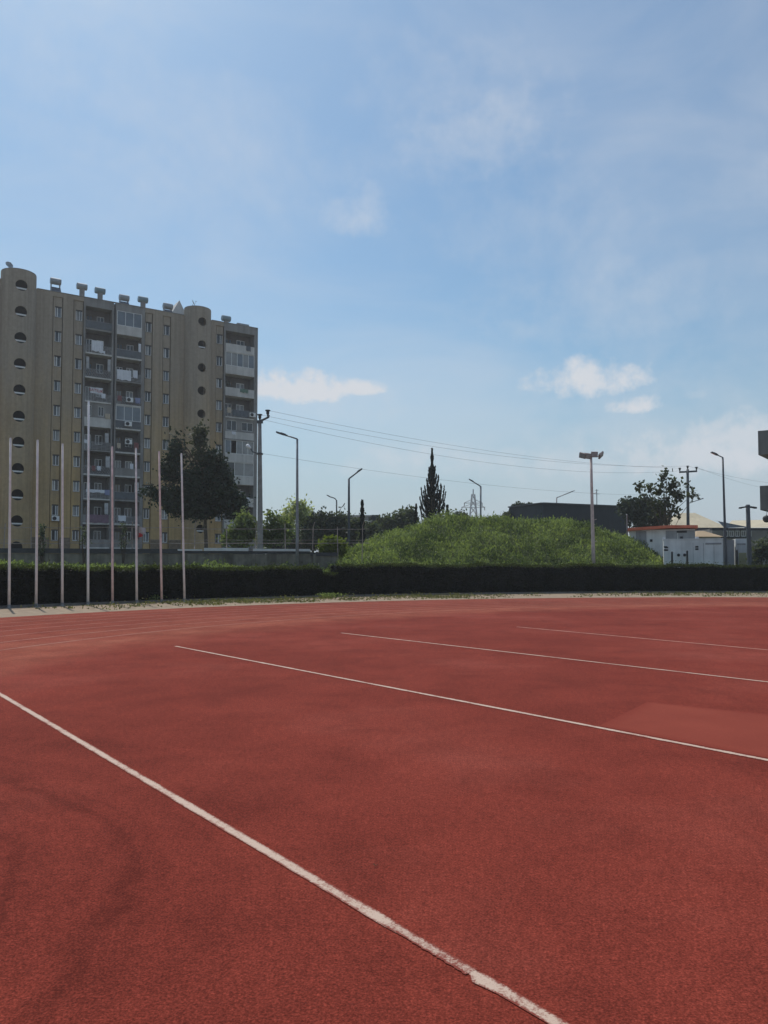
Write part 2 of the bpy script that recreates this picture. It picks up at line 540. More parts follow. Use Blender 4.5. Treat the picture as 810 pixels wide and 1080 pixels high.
# worn break: the paint thins and swerves, then starts again a little lower
mb2 = Stripe()
tagm = Stripe()
strip(tagm, gl(412), gl(500), 0.062, jit=0.12, n=60, z=0.0125)
mb2pts = [(488, 0.006, 0.010), (496, 0.018, 0.006), (503, 0.040, 0.0), (511, 0.068, -0.008), (521, 0.062, -0.004), (535, 0.054, 0), (560, 0.052, 0), (585, 0.05, 0), (640, 0.05, 0), (800, 0.05, 0)]
dirv = (gl(585) - gl(494)).normalized()
side = Vector((-dirv.y, dirv.x, 0))
for t, w, off in mb2pts:
    mb2.row(gl(t) + side * off, side, w * 1.25, 0.012)
tag(mb2.build('restarted_marking', 'line paint'), 'thick white line starting again beyond its scuffed stretch', kind='structure')
tag(mb.build('near_marking', 'line paint'), 'thick worn white line crossing the near red surface', kind='structure')
tag(tagm.build('worn_marking', 'worn line paint'), 'scuffed broken stretch of the near white line', kind='structure')
mb = Stripe(); p, q = far(185, 682, 810, 803, 0, 1.6); strip(mb, p, q, 0.078, jit=0.08, n=160)
tag(mb.build('middle_marking', 'line paint'), 'second straight white line out across the red surface', kind='structure')
mb = Stripe(); p, q = far(360, 668, 810, 720, 0, 1.6); strip(mb, p, q, 0.078, jit=0.08, n=160)
tag(mb.build('third_marking', 'line paint'), 'third straight white line, thin in the distance', kind='structure')
mb = Stripe(); p, q = far(545, 661.5, 810, 686, 0, 1.6); strip(mb, p, q, 0.078, jit=0.08, n=160)
tag(mb.build('far_marking', 'faint line paint'), 'faint farthest straight line on the red surface', kind='structure')

# lighter patch of newer rubber on the right
m, nt, out = nodes('newer rubber')
v = coords(nt)
gr = noise(nt, v, 110, 3, 0.75)
c = ramp(nt, noise(nt, v, 0.8, 5), [(0.3, (0.210, 0.041, 0.027)), (0.7, (0.262, 0.056, 0.036))])
c = mixc(nt, 1.0, c, ramp(nt, gr, [(0.3, 0.7), (0.7, 1.35)]), 'MULTIPLY')
e_ = N(nt, 'ShaderNodeAttribute', attribute_name='edge').outputs['Fac']
e_ = ramp(nt, mul(nt, e_, mul(nt, noise(nt, v, 7, 5, .7), .5), 'ADD'), [(.22, 0.0), (.75, 1.0)])
und = mixc(nt, 1.0, (0.212, 0.038, 0.0245), ramp(nt, gr, [(0.3, 0.7), (0.7, 1.35)]), 'MULTIPLY')
c = mixc(nt, e_, und, c)
finish(nt, out, c, 0.95, 0, gr, 0.4, 0.006, spec=0.08)
MATS['newer'] = m
pp = [gnd(632, 766.5), gnd(683, 741), gnd(930, 767), gnd(930, 824)]
cc_ = sum(pp, Vector()) / 4
inn = [p + (cc_ - p).normalized() * .45 for p in pp]
me = bpy.data.meshes.new('rubber_patch_ground')
me.from_pydata([(p.x, p.y, .010) for p in pp] + [(p.x, p.y, .010) for p in inn], [], [(0, 1, 5, 4), (1, 2, 6, 5), (2, 3, 7, 6), (3, 0, 4, 7), (4, 5, 6, 7)])
me.update()
me.attributes.new('edge', 'FLOAT', 'POINT').data.foreach_set('value', np.array([0, 0, 0, 0, 1, 1, 1, 1], np.float32))
tag(link('rubber_patch_ground', me, 'newer'), 'lighter rectangular patch of red rubber beside the second line', kind='structure')

# ---- bank and grassy mound behind the hedge
CREST = [(-200, 598), (330, 597), (345, 592), (370, 586), (395, 577), (420, 565), (440, 556.5), (460, 551.5), (490, 549), (560, 549),
         (600, 551), (625, 555), (645, 563), (665, 571), (690, 583), (705, 591), (720, 599), (1200, 606)]
def crest_v(u):
    return float(np.interp(u, [a for a, _ in CREST], [b for _, b in CREST]))
def terrain_z(x, y):
    r = math.hypot(x - C2[0], y - C2[1])
    u = 405 + F * x / max(y, 5)
    Yc = 62.0
    zc = EYE + (600 - crest_v(u)) / F * Yc - 0.2
    up = smooth(49.0, 50.2, r)
    bank = 1.15 + ((0.0 if u < 300 else 0.3) * smooth(50, 60, r) if u < 420 else 0.0) + (0.16 * max(0, math.sin(x * .55 + 1.0)) * smooth(50, 54, r) if u < 335 else 0)
    bank *= 1 - 0.45 * smooth(640, 760, u)
    rise = smooth(49.6, 60.5, r) * (1 - smooth(64, 80, r))
    z = bank + max(0, zc - 1.15) * rise
    z += 0.12 * math.sin(x * 1.3) * math.sin(y * 0.9 + x * 0.4) * rise
    z *= up
    return z * (1 - smooth(80, 95, r))
mb = MB()
na, nr = 170, 46
rows = []
for i in range(na + 1):
    an = math.radians(40 + 120 * i / na)
    row = []
    for j in range(nr + 1):
        t = j / nr
        r = 48.95 + 47 * t ** 1.5
        x, y = C2[0] + r * math.cos(an), C2[1] + r * math.sin(an)
        row.append((x, y, terrain_z(x, y) + 0.002))
    rows.append(row)
for i in range(na):
    for j in range(nr):
        mb.poly([rows[i][j], rows[i][j + 1], rows[i + 1][j + 1], rows[i + 1][j]])
me = mb.mesh('mound')
bm = bmesh.new(); bm.from_mesh(me)
bmesh.ops.remove_doubles(bm, verts=bm.verts, dist=1e-4)
bmesh.ops.recalc_face_normals(bm, faces=bm.faces)
bm.to_mesh(me); bm.free()
me.polygons.foreach_set('use_smooth', [True] * len(me.polygons))
tag(link('mound_terrain', me, 'turf soil'), 'long earth bank rising to a rounded mound behind the hedge', kind='structure')

# weeds all over the bank and mound
nW = 300000
an = np.radians(52 + 98 * RNG.random(nW * 2))
rr = 49.3 + (RNG.random(nW * 2) ** 1.25) * 24
X = C2[0] + rr * np.cos(an); Y = C2[1] + rr * np.sin(an)
u = 405 + F * X / Y
patch = np.sin(X * 0.9 + 1.3 * np.sin(Y * 0.7)) * np.sin(Y * 0.8 + 1.1 * np.sin(X * 0.5 + 2))
patch2 = np.sin(X * 2.3 + 2 * np.sin(Y * 1.9)) * np.sin(Y * 2.6 + X)
keep = (u > -40) & (u < 860) & (RNG.random(nW * 2) < np.where((u > 345) & (u < 720), 0.72 + 0.2 * patch2, 0.30))
X, Y, u, rr, patch, patch2 = [q[keep][:nW] for q in (X, Y, u, rr, patch, patch2)]
Z = np.array([terrain_z(a, b) for a, b in zip(X, Y)])
patch3 = np.sin(X * 5.1 + 2 * np.sin(Y * 3.3)) * np.sin(Y * 4.3 + 1.7 * np.sin(X * 2.9))
hgt = np.clip(0.36 + 0.16 * patch + 0.12 * patch2 + 0.10 * patch3 + RNG.normal(size=len(X)) * 0.06, 0.06, 1.0)
lowbank = (u < 345) | (u > 715)
hgt = np.where(lowbank, hgt * 0.7, hgt)
Z = Z + RNG.random(len(X)) * hgt
ncl = 420
ca = np.radians(60 + 70 * RNG.random(ncl)); cr = 50.5 + 13 * RNG.random(ncl)
cx_, cy_ = C2[0] + cr * np.cos(ca), C2[1] + cr * np.sin(ca)
chh, crad, ctn = 0.18 + .55 * RNG.random(ncl) ** 2, .25 + .55 * RNG.random(ncl), RNG.random(ncl) * 1.1 - .6
ctint = np.zeros(len(X))
for q in range(ncl):
    dd = ((X - cx_[q]) ** 2 + (Y - cy_[q]) ** 2) / crad[q] ** 2
    w_ = np.exp(-dd)
    Z += RNG.random(len(X)) * chh[q] * w_
    ctint += ctn[q] * .42 * w_
tint = np.clip(0.42 + ctint + 0.16 * patch2 + 0.26 * patch + 0.12 * patch3 + 0.75 * (RNG.random(len(X)) - 0.5), 0, 1)
P = np.stack([X, Y, Z], 1)
dirs = np.stack([RNG.normal(size=len(X)) * 0.5, RNG.normal(size=len(X)) * 0.5, np.full(len(X), 0.8)], 1)
o = leaf_mesh('wild_grass', P, 0.045 + 0.065 * RNG.random(len(X)) ** 1.5, 'weeds', None, tint, aspect=2.9, dirs=dirs)
tag(o, 'tall green weeds and grass covering the mound behind the hedge', kind='stuff')
# tall seed stalks along the skyline of the mound
P, D = [], []
for _ in range(1800):
    uu = random.uniform(405, 700)
    a = random.uniform(60, 66)
    x = (uu - 405) / F * a
    z = terrain_z(x, a)
    h = random.uniform(0.3, 0.95) * random.random() ** 0.5
    lean = random.uniform(-0.2, 0.2)
    for k in range(5):
        P.append((x + lean * k / 5 * h, a, z + h * (k + 0.5) / 5)); D.append((lean, 0, 1))
o = leaf_mesh('tall_stalk_grass', np.array(P), 0.07, 'weeds', None, None, aspect=3.2, dirs=np.array(D))
tag(o, 'thin tall stalks standing up along the crest of the mound', kind='stuff')
# flecks of small pale flowers
k = RNG.choice(len(X), 7000)
P = np.stack([X[k], Y[k], Z[k] + 0.10], 1)
P = P[(u[k] > 300)]
o = leaf_mesh('wild_flowers', P, 0.03 + .045 * RNG.random(len(P)), 'petals', None, None, aspect=1.1)
tag(o, 'scattered tiny pale wild flowers on the mound', kind='stuff')

# weeds on the sandy verge
P = []; T = []
for _ in range(420):
    uu = random.choice([random.gauss(310, 75), random.gauss(200, 40), random.uniform(-10, 820), random.gauss(430, 30), random.gauss(700, 60)])
    an = None
    f = random.random()
    # walk along the hedge foot by photo column
    best = min(range(0, 140), key=lambda i: abs(405 + F * outer[i][0] / max(outer[i][1], 4) - uu) if outer[i][1] > 6 else 9e9)
    ox, oy = outer[best]
    bi = min(range(0, 140), key=lambda i: (inner[i][0] - ox) ** 2 + (inner[i][1] - oy) ** 2)
    ix, iy = inner[bi]
    f = random.betavariate(2, 1.6) * 0.82 + 0.05
    x, y = ix + (ox - ix) * f + random.uniform(-.5, .5), iy + (oy - iy) * f
    h = random.uniform(0.03, 0.10)
    nn = random.randint(6, 26)
    sp = random.uniform(0.1, 0.35)
    for _k in range(nn):
        P.append((x + random.gauss(0, sp), y + random.gauss(0, sp), 0.01 + abs(random.gauss(0, h))))
        T.append(random.random())
o = leaf_mesh('verge_weeds', np.array(P), 0.06, 'strip weeds', None, T, aspect=1.8)
tag(o, 'low dry weeds growing on the sandy verge', kind='stuff')
# one taller weed tuft in front of the sixth and seventh flagpoles, one at the hedge gap
P = []
for (uu, vv, h, sp) in ((163, 635, 0.34, 0.2), (345, 631, 0.28, 0.2), (352, 630, 0.22, 0.3)):
    g = gnd(uu, vv)
    for _k in range(260):
        t = random.random()
        P.append((g.x + random.gauss(0, sp) * (0.4 + t), g.y + random.gauss(0, sp), h * t))
o = leaf_mesh('tuft_weeds', np.array(P), 0.06, 'weeds', None, None, aspect=2.4, up=1.2)
tag(o, 'taller green weed tufts at the hedge foot', kind='stuff')

# ------------------------------------------------------------------ hedges
def hedge(u0, u1, label, top):
    def ang(u):                                     # angle on C2 circle for photo column
        best = min(np.linspace(35, 175, 2801), key=lambda a: abs(405 + F * (C2[0] + R2 * math.cos(math.radians(a))) / (C2[1] + R2 * math.sin(math.radians(a))) - u)
                   if C2[1] + R2 * math.sin(math.radians(a)) > 8 else 9e9)
        return best
    aL, aR = ang(u0), ang(u1)
    am = math.radians((aL + aR) / 2)
    base = Vector((C2[0] + (R2 + .6) * math.cos(am), C2[1] + (R2 + .6) * math.sin(am), 0))
    root = thing('hedge', base, label, 'hedge')
    n = 90
    mb = MB()
    W = 1.15
    prof = [(0.10, 0.02), (0.04, 0.5), (0.06, top - 0.25), (0.18, top - 0.06), (W - 0.18, top - 0.06), (W - 0.06, top - 0.25), (W - 0.04, .02)]
    ring = []
    for i in range(n + 1):
        a = math.radians(aR + (aL - aR) * i / n)
        wob = 0.03 * math.sin(i * 1.7) + 0.02 * math.sin(i * 0.61)
        ring.append([(C2[0] + (R2 + d + wob) * math.cos(a) - base.x, C2[1] + (R2 + d + wob) * math.sin(a) - base.y, z + (wob if z > 1 else 0)) for d, z in prof])
    for i in range(n):
        for j in range(len(prof) - 1):
            mb.poly([ring[i][j], ring[i][j + 1], ring[i + 1][j + 1], ring[i + 1][j]])
    mb.poly(ring[0]); mb.poly(ring[n])
    mb.build('branches', 'dark interior', root)  # solid dark core, inner shade of the hedge put into its colour
    L = abs(math.radians(aL - aR)) * R2
    def pts(m, d, z):
        a = np.radians(aR + (aL - aR) * RNG.random(m))
        wav = 0.05 * np.sin(a * R2 * 0.9) + 0.04 * np.sin(a * R2 * 2.7)
        return np.stack([C2[0] + (R2 + d) * np.cos(a) - base.x, C2[1] + (R2 + d) * np.sin(a) - base.y, z + wav * (z > 1.2)], 1)
    m = int(L * 850)
    z = RNG.random(m) * (top - 0.05) + 0.02
    Pf = pts(m, 0.02 + RNG.normal(size=m) * 0.05, z)
    m2 = int(L * 120)
    Pb = pts(m2, W + RNG.normal(size=m2) * 0.05, RNG.random(m2) * top)
    endm = 2500
    de = RNG.random(endm) * W; ze = RNG.random(endm) * top
    Pe = []
    for a in (aL, aR):
        aa = math.radians(a) + RNG.normal(size=endm) * 0.0012
        Pe.append(np.stack([C2[0] + (R2 + de) * np.cos(aa) - base.x, C2[1] + (R2 + de) * np.sin(aa) - base.y, ze], 1))
    leaf_mesh('foliage', np.concatenate([Pf, Pb] + Pe), 0.07, 'hedge shade leaves', root, aspect=1.5)
    m = int(L * 620)
    Pt = pts(m, RNG.random(m) * W, top - 0.07 + RNG.random(m) ** 2.2 * 0.20)
    mstray = int(L * 45)
    Ps = pts(mstray, RNG.random(mstray) * W, top + RNG.random(mstray) ** 2.5 * 0.32)
    leaf_mesh('top_growth', np.concatenate([Pt, Ps]), 0.065, 'hedge sunlit leaves', root, aspect=1.6, up=0.6)
    return root
hedge(-70, 339, 'clipped dark hedge behind the flagpoles, left of the gap', 1.60)
hedge(337, 361, 'lower dark hedge plant filling the gap between two clipped hedges', 1.34)
hedge(358.5, 900, 'clipped dark hedge below the grassy mound, right of the gap', 1.78)

# ------------------------------------------------------------------ flagpoles
def tapered(mb, a, b, r0, r1, n=10, k=4):
    a, b = Vector(a), Vector(b)
    mb.tube([a.lerp(b, i / k) for i in range(k + 1)], [r0 + (r1 - r0) * i / k for i in range(k + 1)], n)

POLES = [(9.5, 641, 11, 463), (38, 639.6, 39.7, 465), (65.6, 638.4, 66, 469), (92.7, 637.2, 93.5, 424),
         (118.6, 636.6, 118.3, 472), (144.2, 635.8, 143.4, 473.5), (170.6, 635.6, 167.8, 477), (194.6, 634.8, 191.3, 479)]
WORD = ['first', 'second', 'third', 'fourth', 'fifth', 'sixth', 'seventh', 'eighth']
for i, (ub, vb, ut, vt) in enumerate(POLES):
    b = gnd(ub, vb)
    while math.hypot(b.x - C2[0], b.y - C2[1]) > R2 - 0.6:      # keep the row just in front of the kerb
        vb += 0.05
        b = gnd(ub, vb)
    top = at(ut, vt, b.y) - b
    lab = {0: 'leftmost bare flagpole, pinkish white, in front of the hedge',
           3: 'bright white flagpole that stands tallest in the row',
           5: 'thin pale flagpole with a small flag caught on it',
           7: 'rightmost bare flagpole, leaning slightly left near the dark pine'}.get(
        i, 'bare pinkish white flagpole, %s from the left in the row' % WORD[i])
    r = thing('flagpole', b, lab, 'flagpole', 'flagpoles in a row before the hedge')
    mb = MB(); tapered(mb, (0, 0, 0), top, 0.058, 0.040)
    m_ = 'pole bright white' if i == 3 else ('pole pink' if i in (4, 6) else 'pole white')
    mb.build('pole', m_, r, True)
    mb = MB(); mb.tube([(0, 0, 0.006), (0, 0, 0.03)], 0.14, 12)
    mb.tube([(0, 0, .03), (0, 0, .16)], [0.075, 0.07], 10)
    mb.build('base_plate', 'galvanised', r)
    mb = MB(); mb.tube([top, top + Vector((0, 0, 0.05))], [0.046, 0.03], 10)
    mb.build('cap', m_, r)
    if i == 5:
        # small flag tangled on the sixth pole
        z0 = at(145, 566, b.y).z
        fl = thing('small_flag', b + Vector((0.10, -0.02, z0)), 'small red and white flag wrapped on the sixth flagpole', 'flag')
        for nm, mm, z_a, z_b, x1 in (('red_cloth', 'flag red', 0.0, 0.12, 0.20), ('white_cloth', 'flag white', 0.12, 0.40, 0.34)):
            mb = MB()
            g = [[(-.06 + x1 * s, 0.05 * math.sin(s * 6 + t * 3), z_a + (z_b - z_a) * t + 0.10 * (1 - s) * (t - .3)) for s in [k / 8 for k in range(9)]] for t in (0, .33, .66, 1)]
            for a_ in range(3):
                for c_ in range(8):
                    mb.poly([g[a_][c_], g[a_][c_ + 1], g[a_ + 1][c_ + 1], g[a_ + 1][c_]])
            mb.build(nm, mm, fl)

# small dark leaf lying on the track
g = gnd(396, 913, 0.012)
mb = MB()
for k in range(3):
    a = k * 2.1 + 0.4
    c_, s_ = math.cos(a), math.sin(a)
    mb.poly([(0, 0, 0), (0.010 * c_ - 0.004 * s_, 0.010 * s_ + 0.004 * c_, 0.006), (0.020 * c_, 0.020 * s_, 0.003), (0.010 * c_ + 0.004 * s_, 0.010 * s_ - 0.004 * c_, 0.008)])
o = mb.build('dry_leaf', 'dead leaf', None, loc=g)
tag(o, 'tiny dark dry leaf lying on the red track', 'leaf')

# ------------------------------------------------------------------ boundary wall with fence
WL, WR = at(-60, 590, 45.5), at(400, 590, 50.5)
def wallp(u):
    t = (u + 60) / 460
    p = WL.lerp(WR, t); p.z = 0
    # true column on the wall line
    d = ray(u, 590)
    a, b = Vector((WL.x, WL.y)), Vector((WR.x, WR.y))
    k = (a.x * d.y - a.y * d.x) / ((a.x - b.x) * d.y - (a.y - b.y) * d.x)
    q = a + (b - a) * k
    return Vector((q.x, q.y, 0))
WT = 2.86
ax = Vector((WR.x - WL.x, WR.y - WL.y, 0)).normalized()
nn = Vector((-ax.y, ax.x, 0))
wb = wallp(170)
wall = thing('boundary_wall', wb, 'grey streaked concrete boundary wall behind the left hedge', 'wall')
mb = MB()
def wseg(mb, u0, u1, z0, z1, y0, y1):
    a, b = wallp(u0) - wb, wallp(u1) - wb
    c = (a + b) / 2
    mb.obox(c + nn * (y0 + y1) / 2 + Vector((0, 0, (z0 + z1) / 2)), (b - a) / 2, nn * (y1 - y0) / 2, (0, 0, (z1 - z0) / 2))
us = [-60, -30, 10, 50, 88, 120, 160, 200, 238, 268, 300, 332, 356]
for i in range(len(us) - 1):
    wseg(mb, us[i], us[i + 1] - 0.8, 0, WT - 0.32, 0, 0.25)
mb.build('panel', 'wall concrete', wall)
mb = MB()
for x in us[1:-1]:
    wseg(mb, x - 2, x + 1.2, 0, WT - 0.31, -0.09, 0.27)
mb.build('pilaster', 'wall concrete', wall)
mb = MB(); wseg(mb, -60, 187, WT - 0.30, WT - 0.02, -0.08, 0.33); wseg(mb, 327.5, 356, WT - 0.42, WT - 0.2, -0.08, 0.33)
mb.build('beam', 'dark rail', wall)
mb = MB(); wseg(mb, 187.4, 327, WT - 0.30, WT - 0.14, -0.05, 0.33)  # solid dark strip painted in as the shadow line below the coping
mb.build('painted_shadow', 'dark rail', wall)
mb = MB(); wseg(mb, 187.4, 213, WT - 0.13, WT - 0.03, -0.12, 0.40); wseg(mb, 215, 262, WT - 0.13, WT + 0.06, -0.12, 0.40); wseg(mb, 267, 327, WT - 0.13, WT + 0.02, -0.12, 0.40)
mb.build('coping', 'coping', wall)

fence = thing('rail_fence', wallp(170) + nn * 0.15 + Vector((0, 0, WT - 0.05)), 'thin rusty post and rail fence on top of the wall', 'fence')
fo = fence.location
for k, x in enumerate([-24, 3, 32, 46, 90, 131, 139, 170, 205, 239, 270, 301, 330, 357, 382]):
    p = wallp(x) + nn * 0.15
    zt = at(x, 554 + random.uniform(-2, 2), p.y).z
    base = p - fo + Vector((0, 0, (WT if x < 354 else 1.3) - 0.06))
    topp = p - fo + Vector((random.uniform(-.06, .06), 0, zt))
    mb = MB(); tapered(mb, base, topp, 0.035, 0.03, 6, 2)
    if k % 2 == 0:
        mb.tube([topp, topp + Vector((0.12, -0.25, 0.28))], 0.025, 6)
    mb.build('post', 'rail paint', fence)
for (v_, rr_) in ((556.5, 0.020), (573, 0.024), (569.5, 0.012)):
    mb = MB()
    pp = []
    for x in range(-60, 392, 15):
        p = wallp(x) + nn * 0.15
        z = at(x, v_ + (1.6 if x > 205 and v_ < 560 else 0) + random.uniform(-.4, .4), p.y).z
        pp.append(p - fo + Vector((0, 0, z)))
    mb.tube(pp, rr_, 6)
    mb.build('rail', 'rail paint', fence)

# ================================================================== APARTMENT BUILDING
A = at(40, 305, 91.3); B = at(270, 347, 106.5)
A2, B2 = Vector((A.x, A.y, 0)), Vector((B.x, B.y, 0))
ex = (B2 - A2).normalized()
RZ = math.atan2(ex.y, ex.x)
ey = Vector((-ex.y, ex.x, 0))
def S(u, off=0.0):                     # facade coordinate under a photo column (optionally on a parallel plane)
    d = ray(u, 450)
    o = A2 + ey * off
    # intersect (d.x,d.y)*t = o + ex*s
    det = d.x * (-ex.y) - d.y * (-ex.x)
    t = (o.x * (-ex.y) - o.y * (-ex.x)) / det
    p = Vector((d.x * t, d.y * t, 0))
    return (p - o).dot(ex)
def ZB(u, v, off=0.0):
    s = S(u, off); p = A2 + ey * off + ex * s
    return at(u, v, p.y).z
H = ZB(40, 305)
BLD = thing('apartment_building', A2, 'ten storey ochre and grey apartment block with round stair windows', 'building', rz=RZ)
ZW = ZB(60, 328.6)                     # centre of the top row of windows
PITCH = (ZB(60, 328.6) - ZB(60, 485)) / 6
ROWS = 11
def zrow(k): return ZW - PITCH * k
def zfl(k): return zrow(k) - 1.42      # floor level
DEPTH = 12.0

def panel(mb, s0, s1, z0, z1, y, holes=(), depth=0.22):
    ss = sorted({s0, s1, *[h[0] for h in holes], *[h[1] for h in holes]})
    zs = sorted({z0, z1, *[h[2] for h in holes], *[h[3] for h in holes]})
    for i in range(len(ss) - 1):
        for j in range(len(zs) - 1):
            cs, cz = (ss[i] + ss[i + 1]) / 2, (zs[j] + zs[j + 1]) / 2
            if any(h[0] < cs < h[1] and h[2] < cz < h[3] for h in holes):
                continue
            mb.poly([(ss[i], y, zs[j]), (ss[i + 1], y, zs[j]), (ss[i + 1], y, zs[j + 1]), (ss[i], y, zs[j + 1])])
    for a, b, c, d in holes:
        mb.poly([(a, y, c), (a, y + depth, c), (a, y + depth, d), (a, y, d)])
        mb.poly([(b, y, c), (b, y, d), (b, y + depth, d), (b, y + depth, c)])
        mb.poly([(a, y, c), (b, y, c), (b, y + depth, c), (a, y + depth, c)])
        mb.poly([(a, y, d), (a, y + depth, d), (b, y + depth, d), (b, y, d)])

wallmb = MB(); greymb = MB()
sA = S(-10)                                                   # left limit
sL = S(36); sE = S(271.3)
CH = [(53.5, 64.5, 56.3, 63.2), (75.5, 86.5, 78.3, 85.2), (151.5, 160, 152.6, 159), (170.5, 179.2, 171.9, 178.2), (227, 235.5, 228.2, 234.3)]
WIN = []
WH = 1.34
def channel(c, mbx):
    u0, u1, a, b = c
    s0, s1 = S(u0), S(u1)
    w0, w1 = S(a), S(b)
    holes = []
    for k in range(ROWS):
        z = zrow(k)
        holes.append((w0, w1, z - WH / 2, z + WH / 2))
        WIN.append((w0, w1, z, k, c))
    g = 0.09
    panel(mbx, s0 + g, s1 - g, 0, H - 0.55, 0.14, holes, 0.20)
    for a_, b_ in ((s0, s0 + g), (s1 - g, s1)):           # open joint on each side of the window strip
        panel(mbx, a_, b_, 0, H - 0.55, 0.55)
        mbx.poly([(a_, .0, 0), (a_, .55, 0), (a_, .55, H - .55), (a_, .0, H - .55)]) if a_ == s0 else mbx.poly([(a_, .14, 0), (a_, .55, 0), (a_, .55, H - .55), (a_, .14, H - .55)])
        mbx.poly([(b_, .14, 0), (b_, .55, 0), (b_, .55, H - .55), (b_, .14, H - .55)]) if a_ == s0 else mbx.poly([(b_, 0, 0), (b_, .55, 0), (b_, .55, H - .55), (b_, 0, H - .55)])
    mbx.poly([(s0, 0, H - .55), (s0, .55, H - .55), (s1, .55, H - .55), (s1, 0, H - .55)])
    panel(mbx, s0, s1, H - 0.55, H, 0.0)
for c in CH: channel(c, wallmb)
for u0, u1 in ((30, 53.5), (64.5, 75.5), (160, 170.5), (179.2, 200), (214, 227)):
    panel(wallmb, S(u0), S(u1), 0, H, 0.0)
# left wing beyond the round stair
sW = S(6)
for k in range(ROWS):
    pass
panel(wallmb, -16.5, sW, 0, H + 0.3, -0.35, [(-13.2 + 0, -11.8, zrow(k) - .7, zrow(k) + .7) for k in range(ROWS)], 0.2)
wallmb.poly([(sW, -0.35, 0), (sW, 1.0, 0), (sW, 1.0, H + .3), (sW, -0.35, H + .3)])
# ends, back
sR = sE
wallmb.poly([(-16.5, -.35, 0), (-16.5, DEPTH, 0), (-16.5, DEPTH, H + .3), (-16.5, -.35, H + .3)])
wallmb.poly([(-16.5, DEPTH, 0), (sR, DEPTH, 0), (sR, DEPTH, H), (-16.5, DEPTH, H)])
wallmb.poly([(sR, 0, 0), (sR, DEPTH, 0), (sR, DEPTH, H), (sR, 0, H)])
mb = MB()
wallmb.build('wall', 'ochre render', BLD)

# grey balcony bays
BAYS = [(88.6, 116.6), (121.8, 148.2), (237.2, 267.6)]
PIERS = [(86.5, 88.6), (116.6, 118.4), (120.4, 121.8), (148.2, 151.5), (235.5, 237.2), (267.6, 271.3)]
ZTOP = zfl(0) + 2.72
LOG = 1.5
for u0, u1 in PIERS:
    panel(greymb, S(u0), S(u1), 0, H, -0.03)
for u in (86.5, 118.4, 120.4, 151.5, 235.5):
    s = S(u); greymb.poly([(s, -.03, 0), (s, .6, 0), (s, .6, H), (s, -.03, H)])
s = S(271.3); greymb.poly([(s, -.03, 0), (s, .0, 0), (s, .0, H), (s, -.03, H)])
panel(greymb, S(118.4), S(120.4), 0, H, 0.55)
backmb = MB()
for u0, u1 in BAYS:
    a, b = S(u0), S(u1)
    greymb.poly([(a, -.03, 0), (a, LOG, 0), (a, LOG, ZTOP), (a, -.03, ZTOP)])
    greymb.poly([(b, -.03, 0), (b, -.03, ZTOP), (b, LOG, ZTOP), (b, LOG, 0)])
    panel(greymb, a, b, ZTOP, H, -0.03)
    greymb.poly([(a, -.03, ZTOP), (a, LOG, ZTOP), (b, LOG, ZTOP), (b, -.03, ZTOP)])
    holes = []
    w = b - a
    for k in range(ROWS):
        f = zfl(k)
        holes.append((a + w * 0.12, a + w * 0.36, f + 0.08, f + 2.1))     # door
        holes.append((a + w * 0.52, a + w * 0.80, f + 0.9, f + 2.1))      # window
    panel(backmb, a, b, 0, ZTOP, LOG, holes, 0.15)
    backmb.build('back_wall', 'recess shade render', BLD); backmb = MB()
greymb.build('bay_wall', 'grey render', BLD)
mb = MB(); x_ = (S(118.4) + S(120.4)) / 2
mb.tube([(x_, 0.30, 0), (x_, 0.30, H - 0.8)], 0.14, 8)
mb.build('downpipe', 'dark steel', BLD)
mb = MB()
mb.box(-16.4, sR - .05, 0.3, DEPTH - .1, H - 0.9, H - 0.6)
mb.build('roof', 'roof felt', BLD)
for u0, u1, y0 in ((36.5, 86.5, -.05), (86.6, 151.5, -.09), (151.6, 193, -.05), (222.5, 235.4, -.05), (235.5, 271.3, -.09)):
    mb = MB(); mb.box(S(u0), S(u1), y0, 0.25, H + .003, H + 0.07)
    mb.build('parapet_cap', 'grey render', BLD)
mb = MB()
for u0, u1 in ((30, 53.5), (64.5, 75.5), (160, 170.5), (179.2, 192)):
    mb = MB(); mb.box(S(u0), S(u1), -.06, -.004, 0, ZB(20, 566)); mb.build('plinth', 'shutter', BLD)
# windows
def shared(name, mb_, material):
    me = mb_.mesh(name)
    bm = bmesh.new(); bm.from_mesh(me); bmesh.ops.recalc_face_normals(bm, faces=bm.faces); bm.to_mesh(me); bm.free()
    me.materials.append(MATS[material]); return me
def inst(name, me, parent, loc=(0, 0, 0)):
    o = bpy.data.objects.new(name, me); COL.objects.link(o); o.parent = parent; o.location = loc
    return o
def frame_mesh(w, h, mull=True, split=0.5, t=0.07):
    m_ = MB()
    m_.box(-w / 2, -w / 2 + t, 0, .08, -h / 2, h / 2); m_.box(w / 2 - t, w / 2, 0, .08, -h / 2, h / 2)
    m_.box(-w / 2 + t, w / 2 - t, 0, .08, h / 2 - t, h / 2); m_.box(-w / 2 + t, w / 2 - t, 0, .08, -h / 2, -h / 2 + t)
    if mull:
        x = -w / 2 + w * split
        m_.box(x - t / 2, x + t / 2, 0.002, .078, -h / 2 + t, h / 2 - t)
    return m_
